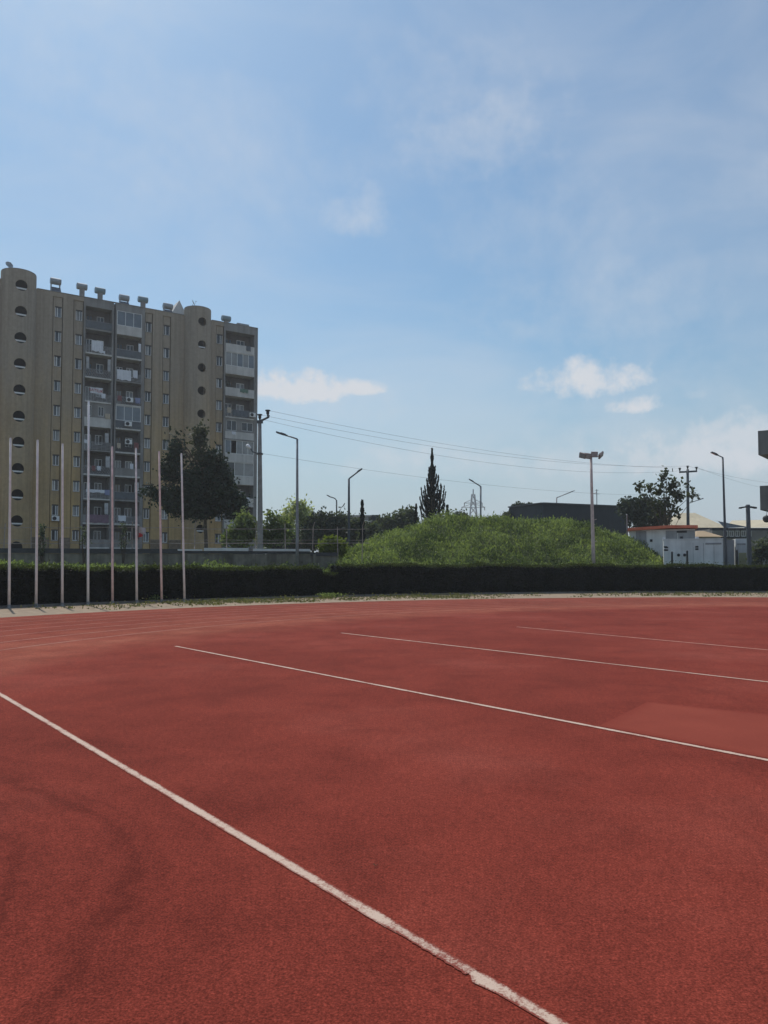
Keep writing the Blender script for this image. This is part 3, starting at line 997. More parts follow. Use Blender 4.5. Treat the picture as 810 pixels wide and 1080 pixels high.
for ci, c in enumerate(CH):
    w0, w1 = S(c[2]), S(c[3])
    w = w1 - w0
    fm = [shared('frame', frame_mesh(w, WH, True, sp, 0.075), 'white plastic') for sp in (0.5, 0.36, 0.64)]
    pm = {}
    for g_ in ('window glass', 'curtained glass', 'pale glass'):
        q = MB(); q.poly([(-w / 2 + .07, .05, -WH / 2 + .07), (.0, .05, -WH / 2 + .07), (0, .05, WH / 2 - .07), (-w / 2 + .07, .05, WH / 2 - .07)])
        q2 = MB(); q2.poly([(0, .055, -WH / 2 + .07), (w / 2 - .07, .055, -WH / 2 + .07), (w / 2 - .07, .055, WH / 2 - .07), (0, .055, WH / 2 - .07)])
        pm[g_] = (shared('pane', q, g_), shared('pane', q2, g_))
    q = MB(); q.box(-w / 2 - .05, w / 2 + .05, -0.07, 0.1, -.05, 0.0)
    sm = shared('sill', q, 'grey render')
    q = MB(); q.box(-w / 2, w / 2, 0.02, 0.1, 0, 0.16)
    lm = shared('shutter_box', q, 'dark rail')
    for (a, b, z, k, cc) in [x for x in WIN if x[4] == c]:
        win = inst('window', random.choice(fm), BLD, ((a + b) / 2, 0.14 + 0.10, z))
        g1, g2 = random.choice([('window glass', 'curtained glass'), ('curtained glass', 'window glass'), ('window glass', 'window glass'),
                                ('curtained glass', 'pale glass'), ('window glass', 'pale glass')])
        if ci == 0 and k == 0: g1 = g2 = 'pale glass'
        inst('pane', pm[g1][0], win); inst('pane', pm[g2][1], win)
        inst('sill', sm, win, (0, -0.10, -WH / 2))
        inst('shutter_box', lm, win, (0, -0.06, WH / 2 - 0.163))
q = frame_mesh(1.4, 1.4); fmW = shared('frame', q, 'white plastic')
q = MB(); q.poly([(-.63, .05, -.63), (.63, .05, -.63), (.63, .05, .63), (-.63, .05, .63)]); pmW = shared('pane', q, 'window glass')
for k in range(ROWS):
    w_ = inst('window', fmW, BLD, (-12.5, -0.25, zrow(k))); inst('pane', pmW, w_)

# round stair towers with porthole openings
def tower(sc, R, ztop, zwins, rh, bars, face=0.0):
    me = bpy.data.meshes.new('tmp')
    bm = bmesh.new()
    n = 40
    def ringv(r, z): return [bm.verts.new((sc + r * math.sin(-PI * .56 + PI * 1.12 * i / n), -r * math.cos(-PI * .56 + PI * 1.12 * i / n), z)) for i in range(n + 1)]
    o0, o1, i0, i1 = ringv(R, 0), ringv(R, ztop), ringv(R - .22, 0), ringv(R - .22, ztop)
    for i in range(n):
        bm.faces.new((o0[i], o0[i + 1], o1[i + 1], o1[i]))
        bm.faces.new((i0[i + 1], i0[i], i1[i], i1[i + 1]))
        bm.faces.new((o1[i], o1[i + 1], i1[i + 1], i1[i]))
        bm.faces.new((o0[i + 1], o0[i], i0[i], i0[i + 1]))
    bm.faces.new((o0[0], o1[0], i1[0], i0[0])); bm.faces.new((o0[n], i0[n], i1[n], o1[n]))
    bmesh.ops.recalc_face_normals(bm, faces=bm.faces)
    bm.to_mesh(me); bm.free()
    tmp = bpy.data.objects.new('tmp', me); COL.objects.link(tmp)
    cm = bpy.data.meshes.new('cut'); bm = bmesh.new()
    d = Vector((math.sin(face), -math.cos(face), 0))
    for z in zwins:
        M = Matrix.Translation(Vector((sc, 0, z)) + d * R) @ d.to_track_quat('Z', 'Y').to_matrix().to_4x4()
        bmesh.ops.create_cone(bm, cap_ends=True, segments=32, radius1=rh, radius2=rh, depth=1.6, matrix=M)
    bm.to_mesh(cm); bm.free()
    cut = bpy.data.objects.new('cut', cm); COL.objects.link(cut)
    md = tmp.modifiers.new('b', 'BOOLEAN'); md.operation = 'DIFFERENCE'; md.object = cut; md.solver = 'EXACT'
    dg = bpy.context.evaluated_depsgraph_get()
    res = bpy.data.meshes.new_from_object(tmp.evaluated_get(dg))
    bpy.data.objects.remove(tmp); bpy.data.objects.remove(cut)
    res.name = 'stair_tower'
    res.materials.clear()
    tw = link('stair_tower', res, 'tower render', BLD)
    mb = MB()
    mb.tube([(sc, 0, ztop - .05), (sc, 0, ztop + 0.09)], R - 0.02, 40)
    mb.build('tower_cap', 'grey render', tw)
    mb = MB(); mb.box(sc - R * .9, sc + R * .9, 0.75, 0.8, 0, ztop - .3)
    mb.build('inner_wall', 'dark interior', tw)
    for k, z in enumerate(zwins):
        mb = MB()
        c = Vector((sc, 0, z)) + d * (R - 0.32)
        px = Vector((d.y, -d.x, 0)) * -1
        if k in bars:
            mb.obox(c + Vector((0, 0, -rh * 0.46)), px * rh * 1.05, d * 0.04, (0, 0, rh * 0.13))
            mb.build('landing_rail', 'white plastic', tw)
            mb = MB()
            mb.obox(c + Vector((0, 0, -rh * 0.84)), px * rh * 1.0, d * 0.05, (0, 0, rh * 0.14))
            mb.build('landing_slab', 'dark interior', tw)
    return tw
sc1 = S(16.8); R_1 = 1.93
Yf = (A2 + ex * sc1 - ey * R_1).y
z1s = [at(21, 300.5 + 27.65 * k, Yf).z for k in range(11)]
tower(sc1, R_1, at(20, 283.5, Yf).z - 0.05, z1s, 0.66, set(range(11)), 0.05)
sc2 = S(207.2); R_2 = 1.78
Yf = (A2 + ex * sc2 - ey * R_2).y
z2s = [at(212, 339 + 24.3 * k, Yf).z for k in range(10)] + [at(212, 556, Yf).z - 3]
tower(sc2, R_2, at(212, 323.5, Yf).z, z2s[:10], 0.57, {1, 8, 9}, 0.05)
# gabled roof house between water heater and second stair tower
g0, g1 = S(180.5, 3), S(195, 3)
mb = MB()
zb, ze, zr = H - .6, ZB(186, 330, 3), ZB(187, 316.5, 3)
cs = (g0 + g1) / 2
for y in (3, 7):
    mb.poly([(g0, y, zb), (g1, y, zb), (g1, y, ze), (cs, y, zr), (g0, y, ze)])
mb.poly([(g0, 3, zb), (g0, 7, zb), (g0, 7, ze), (g0, 3, ze)]); mb.poly([(g1, 3, zb), (g1, 3, ze), (g1, 7, ze), (g1, 7, zb)])
mb.poly([(g0, 3, ze), (g0, 7, ze), (cs, 7, zr), (cs, 3, zr)]); mb.poly([(g1, 3, ze), (cs, 3, zr), (cs, 7, zr), (g1, 7, ze)])
mb.build('roof_house', 'pale render', BLD)

# balconies
# spec: parapet kind (s solid, r rail, g glass, h half rail), fill (o open, z glazed, c curtained glazing, w walled)
SPEC = {0: ['go', 'ro', 'ho', 'ro', 'sw', 'ro', 'ho', 'ro', 'so', 'so', 'so'],
        1: ['sz', 'go', 'ro', 'ho', 'gz', 'ro', 'so', 'go', 'ro', 'so', 'so'],
        2: ['so', 'sc', 'so', 'ro', 'sw', 'sc', 'sz', 'so', 'so', 'ro', 'so']}
PARCOL = {0: 'grey render', 1: 'pale render', 2: 'grey render'}
for bi, (u0, u1) in enumerate(BAYS):
    a, b = S(u0) + .004, S(u1) - .004
    w = b - a
    for k in range(ROWS):
        kind, fill = SPEC[bi][k]
        f = zfl(k)
        bal = None
        m_ = MB()
        m_.box(a, b, -0.12, LOG - .004, f - 0.20, f)
        bal = m_.build('balcony', 'grey render' if (bi + 2 * k) % 5 == 0 else 'pale render', BLD)
        ph = 0.98
        if kind == 's':
            m_ = MB(); m_.box(a, b, -0.085, 0.03, f + .003, f + ph)
            m_.build('parapet', 'pale render' if bi == 2 or (bi, k) in ((1, 0), (0, 4)) else 'grey render', bal)
        elif kind == 'g':
            m_ = MB(); m_.box(a, b, -0.06, -0.03, f + .06, f + ph - .05); m_.build('parapet', 'balcony panel', bal)
            m_ = MB(); m_.box(a, b, -0.08, -0.01, f + ph - .047, f + ph); m_.build('handrail', 'grey rail', bal)
        else:
            m_ = MB()
            m_.box(a, b, -0.08, -0.03, f + ph - .05, f + ph)
            nb = 6 if kind == 'r' else 16
            if kind == 'r':
                for j in range(5):
                    m_.box(a, b, -0.07, -0.04, f + .1 + j * .17, f + .17 + j * .17)
                for j in range(nb + 1):
                    x = a + w * j / nb; m_.box(x - .02, x + .02, -0.039, -0.01, f + .003, f + ph - .06)
            else:
                for j in range(nb):
                    x = a + w * (j + .5) / nb
                    m_.tube([(x - .10, -.05, f + .05), (x + .10, -.05, f + .5), (x - .10, -.05, f + ph - .06)], 0.022, 5)
                    m_.tube([(x + .10, -.055, f + .05), (x - .10, -.055, f + .5), (x + .10, -.055, f + ph - .06)], 0.022, 5)
            m_.build('railing', 'grey rail' if kind == 'h' or (bi + k) % 2 else 'dark rail', bal)
        # door and window in the recess
        if fill in 'oz':
            dx, dw = a + w * .24, w * .24
            fm_ = frame_mesh(dw, 2.0); d_ = fm_.build('door', 'white plastic' if (k + bi) % 2 else 'shutter', bal, loc=(dx, LOG + .04, f + 1.09))
            m_ = MB(); m_.poly([(-dw / 2 + .05, .05, -.95), (dw / 2 - .05, .05, -.95), (dw / 2 - .05, .05, .95), (-dw / 2 + .05, .05, .95)])
            m_.build('pane', random.choice(['window glass', 'window glass', 'curtained glass']), bal, loc=(dx, LOG + .04, f + 1.09))
            dx, dw = a + w * .66, w * .28
            fm_ = frame_mesh(dw, 1.2); fm_.build('window', 'white plastic', bal, loc=(dx, LOG + .04, f + 1.5))
            m_ = MB(); m_.poly([(-dw / 2 + .05, .05, -.55), (dw / 2 - .05, .05, -.55), (dw / 2 - .05, .05, .55), (-dw / 2 + .05, .05, .55)])
            m_.build('pane', random.choice(['window glass', 'window glass', 'curtained glass']), bal, loc=(dx, LOG + .04, f + 1.5))
        if fill in 'zc':
            z0, z1 = f + ph + .004, f + PITCH - .205
            m_ = MB()
            nb = {'z': 3, 'c': 5}[fill]
            t = 0.05
            m_.box(a, b, -0.06, 0.0, z0, z0 + t); m_.box(a, b, -0.06, 0.0, z1 - t, z1)
            for j in range(nb + 1):
                x = a + .03 + (w - .06) * j / nb
                m_.box(x - .03, x + .03, -0.058, -.002, z0 + t, z1 - t)
            m_.build('glazing_frame', 'white plastic', bal)
            for j in range(nb):
                x0, x1 = a + .03 + (w - .06) * j / nb + .03, a + .03 + (w - .06) * (j + 1) / nb - .03
                if bi == 2 and k == 5 and j == 1: continue
                m_ = MB(); m_.poly([(x0, -.03, z0 + t), (x1, -.03, z0 + t), (x1, -.03, z1 - t), (x0, -.03, z1 - t)])
                g_ = 'pale glass' if fill == 'z' else ('curtained glass' if random.random() < .75 else 'pale glass')
                if bi == 2 and k == 6: g_ = 'window glass' if j == 0 else 'curtained glass'
                m_.build('pane', g_, bal)
        if fill == 'w':
            z0, z1 = f + ph + .004, f + PITCH - .205
            m_ = MB()
            hs = [(a + w * .1, a + w * .26, z0 + .2, z1 - .35), (a + w * .52, a + w * .74, z0 + .25, z1 - .4)] if bi == 0 else [(a + w * .06, a + w * .40, z0 + .15, z1 - .3), (a + w * .58, a + w * .97, z0 + .25, z1 - .4)]
            panel(m_, a, b, z0, z1, 0.0, hs, 0.1)
            m_.build('infill_wall', 'grey render', bal)
            for h in hs:
                fm_ = frame_mesh(h[1] - h[0], h[3] - h[2], True, .5, .05)
                fm_.build('window', 'white plastic', bal, loc=((h[0] + h[1]) / 2, 0.05, (h[2] + h[3]) / 2))
                m_ = MB(); m_.poly([(h[0], .11, h[2]), (h[1], .11, h[2]), (h[1], .11, h[3]), (h[0], .11, h[3])])
                m_.build('pane', 'window glass', bal)

# ---- things hung on or standing in the balconies (facade coordinates -> world)
def bw(s, y, z):
    return A2 + ex * s + ey * y + Vector((0, 0, z))
def cloth(name, bi, k, f0, f1, za, zb, m_, label, cat='laundry', wav=.05, y=-.13, group=None):
    a, b = S(BAYS[bi][0]), S(BAYS[bi][1]); w = b - a
    s0, s1 = a + w * f0, a + w * f1
    f = zfl(k)
    mb = MB()
    nx, nz = 14, 5
    L = s1 - s0
    def pt(i, j):
        x = -L / 2 + L * i / nx
        z = (zb - za) * (j / nz)
        dr = (1 - j / nz)
        return (x, -wav * abs(math.sin(i * 1.1)) * dr - .01, z + 0.05 * math.sin(i * .9) * dr)
    for i in range(nx):
        for j in range(nz):
            mb.poly([pt(i, j), pt(i + 1, j), pt(i + 1, j + 1), pt(i, j + 1)])
    for i in range(nx):
        mb.poly([pt(i, nz), pt(i + 1, nz), (pt(i + 1, nz)[0], .09, pt(i + 1, nz)[2] + .02), (pt(i, nz)[0], .09, pt(i, nz)[2] + .02)])
    o = mb.build(name, m_, None, loc=bw((s0 + s1) / 2, y, f + za))
    o.rotation_euler = (0, 0, RZ)
    tag(o, label, cat, group)
    return o
cloth('hanging_sheet', 0, 1, .22, .66, .18, 1.55, 'white cloth', 'large white sheet hung on the left balcony bay, second floor from top')
cloth('hanging_sheet', 0, 1, .50, .74, .05, .36, 'white cloth', 'small white towel hung low below the large white sheet')
cloth('hanging_sheet', 1, 2, .02, .58, .05, 1.35, 'white cloth', 'wide pale sheet covering a balcony railing in the middle bay')
cloth('hanging_cloth', 0, 7, .10, .80, .72, 1.08, 'white cloth', 'long white washing on the balcony above the mauve awning')
cloth('hanging_cloth', 0, 7, .80, .99, .45, 1.12, 'blue cloth', 'blue towel at the right end of the long white washing')
cloth('balcony_awning', 0, 8, .12, .97, .0, 1.0, 'mauve cloth', 'mauve cloth over a low balcony in the left bay', 'awning')
cloth('balcony_screen', 2, 3, .25, .82, .1, .95, 'balcony panel', 'dark sheet tied along a balcony rail in the right bay', 'screen')
cloth('hanging_cloth', 2, 4, .22, .36, .55, .98, 'white cloth', 'small white cloth on a right bay balcony near the street lamp')

cloth('hanging_cloth', 0, 2, .05, .16, 1.0, 2.5, 'curtain', 'pale curtain tied at the left side of the third left bay balcony', 'curtain', y=.12)
cloth('hanging_cloth', 0, 2, .86, .98, .9, 2.5, 'curtain', 'pale curtain tied at the right side of the third left bay balcony', 'curtain', y=.12)
cloth('hanging_cloth', 1, 1, .86, .97, .9, 2.0, 'white cloth', 'white cloth hanging at the right end of second middle bay balcony')
cloth('hanging_cloth', 1, 2, .66, .84, .5, 1.5, 'white cloth', 'small white washing right of the wide pale sheet in the middle bay')
cloth('hanging_cloth', 1, 6, .58, .72, .9, 1.6, 'white cloth', 'white towel above a middle bay railing, seventh storey from top')
cloth('hanging_cloth', 0, 5, .80, .94, 1.0, 2.2, 'curtain', 'beige curtain in the left bay, sixth storey from top', y=.12)
cloth('hanging_cloth', 0, 5, .0, .12, .7, 1.15, 'white cloth', 'bright white washing at the left edge of the left bay')
cloth('hanging_cloth', 0, 6, .82, .98, .9, 2.3, 'curtain', 'pale curtain at the right side of the left bay, seventh storey')
cloth('hanging_cloth', 0, 8, .80, .95, 1.1, 2.5, 'curtain', 'pale curtain at the right side above the mauve awning')
cloth('hanging_cloth', 1, 7, .80, .98, 1.0, 2.3, 'curtain', 'pale curtain at right of the middle bay near the sixth flagpole', y=.12)
cloth('hanging_cloth', 1, 4, .10, .44, .95, 2.4, 'balcony panel', 'dark blue grey blind half drawn in the middle bay', 'blind', y=.10)
cloth('hanging_cloth', 2, 7, .55, .85, .5, 1.1, 'white cloth', 'white washing low in the right bay, just above the pine')

mat('red cloth', (0.24, 0.10, 0.10), 0.9); mat('beige cloth', (0.5, 0.42, 0.32), 0.9); mat('green cloth', (0.12, 0.20, 0.15), 0.9)
for (bi_, k_, f0_, f1_, za_, zb_, m__, txt) in ((0, 3, .62, .78, .45, 1.05, 'white cloth', 'small white washing on the left bay balcony below the sale banner'),
        (0, 4, .78, .97, .95, 1.6, 'beige cloth', 'beige cloth hung in the left bay, fifth storey from top'),
        (0, 6, .30, .44, .35, 1.0, 'red cloth', 'red cloth over the left bay railing, seventh storey from top'),
        (0, 6, .50, .64, .45, 1.0, 'white cloth', 'white washing over the left bay railing, seventh storey from top'),
        (1, 3, .05, .22, .35, 1.05, 'red cloth', 'red patterned cloth on the middle bay railing, fourth storey from top'),
        (1, 3, .76, .96, .30, 1.02, 'blue cloth', 'blue cloth on the middle bay railing, fourth storey from top'),
        (1, 5, .06, .2, .40, 1.05, 'beige cloth', 'beige washing on the middle bay railing, sixth storey from top'),
        (1, 5, .74, .92, .5, 1.3, 'red cloth', 'dull red cloth in the middle bay, sixth storey from top'),
        (1, 8, .15, .45, .30, 1.0, 'white cloth', 'white sheet on the middle bay railing, ninth storey from top'),
        (2, 2, .50, .78, .45, .95, 'green cloth', 'dull green cloth on the right bay parapet, third storey from top'),
        (2, 3, .06, .2, .45, 1.2, 'beige cloth', 'beige cloth at the left of the right bay, fourth storey from top'),
        (2, 0, .70, .86, .3, 1.0, 'balcony panel', 'dark cloth over the topmost balcony of the right bay')):
    cloth('hanging_cloth', bi_, k_, f0_, f1_, za_, zb_, m__, txt)

def aircon(bi, k, fr, z, label, y=-.45):
    a, b = S(BAYS[bi][0]), S(BAYS[bi][1]); s = a + (b - a) * fr
    r = thing('air_conditioner', bw(s, y, zfl(k) + z), label, 'air conditioner', 'air conditioners on the apartment facade', RZ)
    mb = MB(); mb.box(-.42, .42, 0, .32, 0, .58); mb.build('casing', 'white plastic', r)
    mb = MB(); mb.tube([(-.12, -.002, .29), (-.12, -.02, .29)], .23, 20); mb.build('fan_grille', 'vent dark', r)
    mb = MB(); mb.box(-.35, -.31, 0, .5, -.05, -.003); mb.box(.31, .35, 0, .5, -.05, -.003); mb.build('bracket', 'galvanised', r)
aircon(1, 3, .52, .30, 'white air conditioner on the middle bay railing, fourth storey from top')
aircon(1, 4, .48, .25, 'white air conditioner on the middle bay, one storey lower')
aircon(1, 5, .50, 1.0, 'white air conditioner on the middle bay, sixth storey from top')
aircon(2, 3, .92, .2, 'white air conditioner at the right end of the right bay')
# air conditioner below the ninth window of the first window column
s = (S(56.3) + S(63.2)) / 2
r = thing('air_conditioner', bw(s, -.36, zrow(8) - 1.35), 'white air conditioner under a window left of the balconies', 'air conditioner', 'air conditioners on the apartment facade', RZ)
mb = MB(); mb.box(-.42, .42, 0, .32, 0, .58); mb.build('casing', 'white plastic', r)
mb = MB(); mb.tube([(-.12, -.002, .29), (-.12, -.02, .29)], .23, 20); mb.build('fan_grille', 'vent dark', r)
mb = MB(); mb.box(-.35, -.31, 0, .45, -.05, -.003); mb.box(.31, .35, 0, .45, -.05, -.003); mb.build('bracket', 'galvanised', r)
# sale banner
a, b = S(BAYS[0][0]), S(BAYS[0][1])
s0, s1 = S(94.2), S(107.2)
zc = ZB(100, 411.5)
ban = thing('sale_banner', bw((s0 + s1) / 2, -.06, zc), 'white banner with red lettering strung across a balcony opening', 'banner', rz=RZ)
mb = MB(); hw = (s1 - s0) / 2
mb.poly([(-hw, 0, .30), (-hw * .95, 0, -.42), (hw * 1.02, 0, -.55), (hw * .98, 0, .36), (0, -.03, .30)])
me_o = mb.build('cloth', 'white cloth', ban)
cu = bpy.data.curves.new('lettering', 'FONT'); cu.body = 'SATILIK'; cu.size = 0.5; cu.align_x = 'CENTER'; cu.align_y = 'CENTER'; cu.extrude = 0.004
cu.materials.append(MATS['flag red'])
tmp = bpy.data.objects.new('tmp', cu); COL.objects.link(tmp)
dg = bpy.context.evaluated_depsgraph_get(); lme = bpy.data.meshes.new_from_object(tmp.evaluated_get(dg)); bpy.data.objects.remove(tmp)
lo = link('lettering', lme, 'flag red', ban); lo.location = (0, -.055, -.07); lo.rotation_euler = (PI / 2, math.radians(4), 0)
mb = MB(); mb.tube([(-hw, .0, .3), (-hw - .5, 0.1, .55)], .008, 4); mb.tube([(hw * .98, .0, .36), (hw + .6, 0.1, .6)], .008, 4)
mb.build('cord', 'wire', ban)

# pot plants on the right bay balcony
s = S(240)
r = thing('balcony_plant', bw(s + .1, .35, zfl(2)), 'leafy pot plant on the third balcony of the right bay', 'plant', rz=RZ)
mb = MB(); mb.tube([(0, 0, 0), (0, 0, .45)], [.2, .27], 12); mb.build('pot', 'rust', r)
P, T = blob_points([(0, 0, 1.1, .4, .35, .75)], 500, .1, 12)
leaf_mesh('foliage', P, .12, 'dark leaves', r, T)

# roof-top solar water heaters
HEAT = [(56, 293.5, 306.5, 0, 'leftmost'), (84, 299, 311.5, 1, 'second'), (103.3, 303.5, 316, 2, 'third'), (129, 311, 322, 0, 'fourth'),
        (149, 313, 325.5, 2, 'fifth'), (175.5, 320, 331.5, 0, 'sixth'), (237.5, 333, 344.5, 2, 'seventh'), ]
LB = ['solar water heater on low frame nearest the left stair tower', 'pale solar tank on a post, between two others left of the balcony bays', 'white round solar tank on a post above the left balcony bay',
      'solar water heater on low frame above the middle of the facade', 'bluish solar tank on a post above the right end of middle bay', 'solar water heater beside the small gabled roof house',
      'solar tank above the right part of the block, beside flat box']
for i, (u, vt, vb, kd, w_) in enumerate(HEAT):
    yo = 1.2
    s = S(u, yo); z0 = H - .6
    zt, zm = ZB(u, vt, yo), ZB(u, vb, yo)
    r = thing('solar_water_heater', bw(s, yo, z0), LB[i], 'water heater', 'solar water heaters along the apartment roof', RZ)
    th_ = zt - z0
    tr = 0.40
    mb = MB(); L = 0.62
    mb.tube([(-L, 0, th_ - tr), (-L + .06, 0, th_ - tr), (L - .06, 0, th_ - tr), (L, 0, th_ - tr)], [tr * .86, tr, tr, tr * .86], 20)
    mb.build('tank', ['white tank', 'white tank', 'tank paint'][kd], r, False)
    mb = MB()
    if kd == 0:
        for x in (-.5, .5):
            mb.box(x - .04, x + .04, -.15, -.07, 0, th_ - tr); mb.box(x - .04, x + .04, .3, .38, 0, th_ - tr)
        mb.build('stand', 'galvanised', r)
        mb = MB(); mb.obox((0, -.45, (th_ - 2 * tr) * .5 + .15), (.55, 0, 0), (0, .38, .42), (0, .03, -.03)); mb.build('collector', 'solar panel', r)
    else:
        mb.box(-.26, .30, -.2, .2, 0, th_ - tr * 1.5); mb.build('stand', 'grey render', r)
        mb = MB(); mb.obox((0, 1.2, .75), (.55, 0, 0), (0, .7, -.45), (0, .03, .04)); mb.build('collector', 'solar panel', r)
yo = .8
s = S(255, yo)
r = thing('roof_box', bw(s, yo, H - .6), 'long low pale box on the roof at the right end', 'roof box', rz=RZ)
zt = ZB(255, 342, yo) - (H - .6)
mb = MB(); mb.box(-.85, .85, -.3, .4, zt - .5, zt); mb.build('casing', 'white tank', r)
mb = MB()
for x in (-.7, .7): mb.box(x - .05, x + .05, -.2, .2, 0, zt - .5)
mb.build('stand', 'galvanised', r)

def dish(p, label, rr=.42, turn=0.3):
    r = thing('satellite_dish', p, label, 'satellite dish', 'satellite dishes on the stair towers', RZ)
    mb = MB(); mb.tube([(0, 0, 0), (0, 0, .55)], .035, 8); mb.build('mast', 'galvanised', r)
    mb = MB(); c = Vector((0, -.05, .75)); d = Vector((math.sin(turn), -math.cos(turn), .45)).normalized()
    x = d.cross(Vector((0, 0, 1))).normalized(); y = x.cross(d)
    prev = None
    for i in range(6):
        q = rr * i / 5
        ring = [c + d * (.55 * q * q) + (x * math.cos(t) + y * math.sin(t)) * q for t in [2 * PI * k / 20 for k in range(20)]]
        if prev and i > 0:
            for k in range(20): mb.poly([prev[k], prev[(k + 1) % 20], ring[(k + 1) % 20], ring[k]])
        prev = ring
    mb.build('reflector', 'white tank', r)
    mb = MB(); mb.tube([c - y * rr * .9, c + d * .45], .015, 5); mb.box(c.x + d.x * .45 - .04, c.x + d.x * .45 + .04, c.y + d.y * .45 - .04, c.y + d.y * .45 + .04, c.z + d.z * .45 - .05, c.z + d.z * .45 + .05)
    mb.build('feed_arm', 'galvanised', r)
ps = bw(S(6.0, -.6), -.6, at(6, 284, (A2 + ex * S(6)).y).z - .5)
dish(ps, 'satellite dish on top of the left round stair tower', .44)
dish(bw(S(202, -.6), -.6, at(202, 326.5, (A2 + ex * S(202)).y).z - .05), 'satellite dish on top of the right round stair tower', .42, 1.15)

# ================================================================== TREES
def tree(name, Y, base_u, base_z, blobs, n, leaf, m_, label, cat='tree', group=None, trunk=0.16, clump=.3, per=24, depth=.8, limbs=8, core=.35, extra=None, lt=(.25, .7)):
    p0 = at(base_u, 600, Y); base = Vector((p0.x, Y, base_z))
    r = thing(name, base, label, cat, group)
    loc = []
    for (u, v, ru, rv) in blobs:
        c = at(u, v, Y) - base
        rx, rz = ru * Y / F, rv * Y / F
        loc.append((c.x, random.uniform(-.25, .25) * rx, c.z, rx, rx * depth, rz))
    mb = MB()
    zt = max(l[2] + .2 * l[5] for l in loc)
    mx = sum(l[0] * l[3] for l in loc) / sum(l[3] for l in loc)
    pts = [(0, 0, -.1), (mx * .15 + random.uniform(-.1, .1), 0, zt * .3), (mx * .5 + random.uniform(-.1, .1), 0, zt * .65), (mx, 0, zt)]
    mb.tube(pts, [trunk, trunk * .8, trunk * .5, trunk * .15], 8)
    for i in range(limbs):
        l = loc[i % len(loc)]
        t = random.uniform(*lt)
        st = Vector(pts[0]).lerp(Vector(pts[3]), t)
        en = Vector((l[0] + random.uniform(-.7, .7) * l[3], l[1] + random.uniform(-.7, .7) * l[4], l[2] + random.uniform(-.5, .7) * l[5]))
        md = st.lerp(en, .5) + Vector((0, 0, .1 * (en - st).length))
        mb.tube([st, md, en], [trunk * .4, trunk * .25, trunk * .08], 6)
    mb.build('trunk', 'bark', r, True)
    P, T = blob_points(loc, n, clump, per, core)
    leaf_mesh('crown', P, leaf * (0.7 + .6 * RNG.random(len(P))), m_, r, T)
    if extra:
        P, T = blob_points([((at(u, v, Y) - base).x, 0, (at(u, v, Y) - base).z, ru * Y / F, ru * Y / F, rv * Y / F) for u, v, ru, rv in extra[0]], extra[1], clump, per, core)
        leaf_mesh('crown', P, leaf, extra[2], r, T)
    return r

# big dark pine in front of the block
tree('pine_tree', 64, 218, 0.0,
     [(205, 525, 30, 17), (185, 528, 15, 14), (225, 520, 21, 19), (243, 529, 13, 12), (252, 533, 8, 8), (161, 519, 9, 5), (171, 522, 8, 8), (182, 497, 10, 13), (186, 475, 6, 14), (187, 462, 3, 6),
      (206, 503, 16, 12), (228, 494, 11, 14), (222, 482, 6, 8), (238, 507, 8, 10), (200, 538, 27, 6), (248, 541, 8, 4), (215, 539, 22, 6)],
     17500, .19, 'pine needles', 'big dark spreading pine in front of the apartment block', trunk=.20, clump=.27, per=20, core=.5, limbs=30, lt=(.62, .92),
     extra=([(211, 463, 4.5, 11), (212, 480, 6, 8), (212, 454, 2.5, 5)], 1100, 'pale pine needles'))

# leafy trees and shrubs behind the wall
tree('leafy_tree', 57, 252, 0, [(253, 562, 13, 14), (246, 570, 9, 10), (262, 556, 9, 11), (257, 548, 6, 7)], 2300, .18, 'bright leaves',
     'bright green leafy tree between the pine and the utility pole', 'tree', trunk=.1, clump=.22, per=16)
tree('leafy_tree', 58, 290, 0, [(288, 560, 10, 14), (281, 566, 8, 12), (298, 564, 8, 11), (285, 546, 5, 6), (301, 551, 5, 8)], 2100, .18, 'bright leaves',
     'bright green leafy tree just right of the utility pole', 'tree', trunk=.1, clump=.22, per=14)
tree('willow_tree', 78, 315, 0, [(304, 549, 9, 14), (318, 546, 11, 15), (326, 552, 7, 14), (312, 536, 6, 7), (320, 536, 6, 6)], 2600, .2, 'willow leaves',
     'pale feathery grey green tree behind the tall street lamp', 'tree', trunk=.14, clump=.3, per=14, core=.6)
for (u, v, ru, rv, Y, lab) in ((330, 560, 9, 14, 74, 'dark conifer just right of the pale feathery tree'), (337, 556, 6, 15, 75, 'dark narrow conifer beside the pale feathery tree'),
                               (349, 557, 8, 14, 76, 'dark tree behind the low bright round shrub'), (361, 558, 10, 15, 77, 'broad dark tree left of the second street lamp'), (374, 560, 9, 13, 76, 'broad dark tree just right of the second street lamp'),
                               (392, 565, 10, 11, 74, 'dark low tree in front of the flat roofed house'), (314, 571, 15, 7, 84, 'low dark bush beneath the pale feathery tree'), (293, 572, 9, 6, 85, 'low dark bush behind the leafy tree right of the utility pole')):
    tree('dark_tree', Y, u, 0, [(u, v + 4, ru, rv), (u - ru * .4, v, ru * .6, rv * .8), (u + ru * .3, v - rv * .45, ru * .45, rv * .55), (u - ru * .2, v - rv * .75, ru * .25, rv * .4)],
         3600, .2, 'dark leaves' if u < 360 else 'grey leaves', lab, 'tree', 'dark trees beyond the wall', trunk=.12, clump=.25, per=16)
tree('round_shrub', 53, 350, 0.6, [(350, 576, 11, 7), (343, 578, 6, 5), (357, 579, 7, 6), (349, 571, 7, 4)], 3000, .15, 'shrub leaves',
     'low bright yellow green round shrub behind the hedge gap', 'shrub', trunk=.06, clump=.14, per=14)
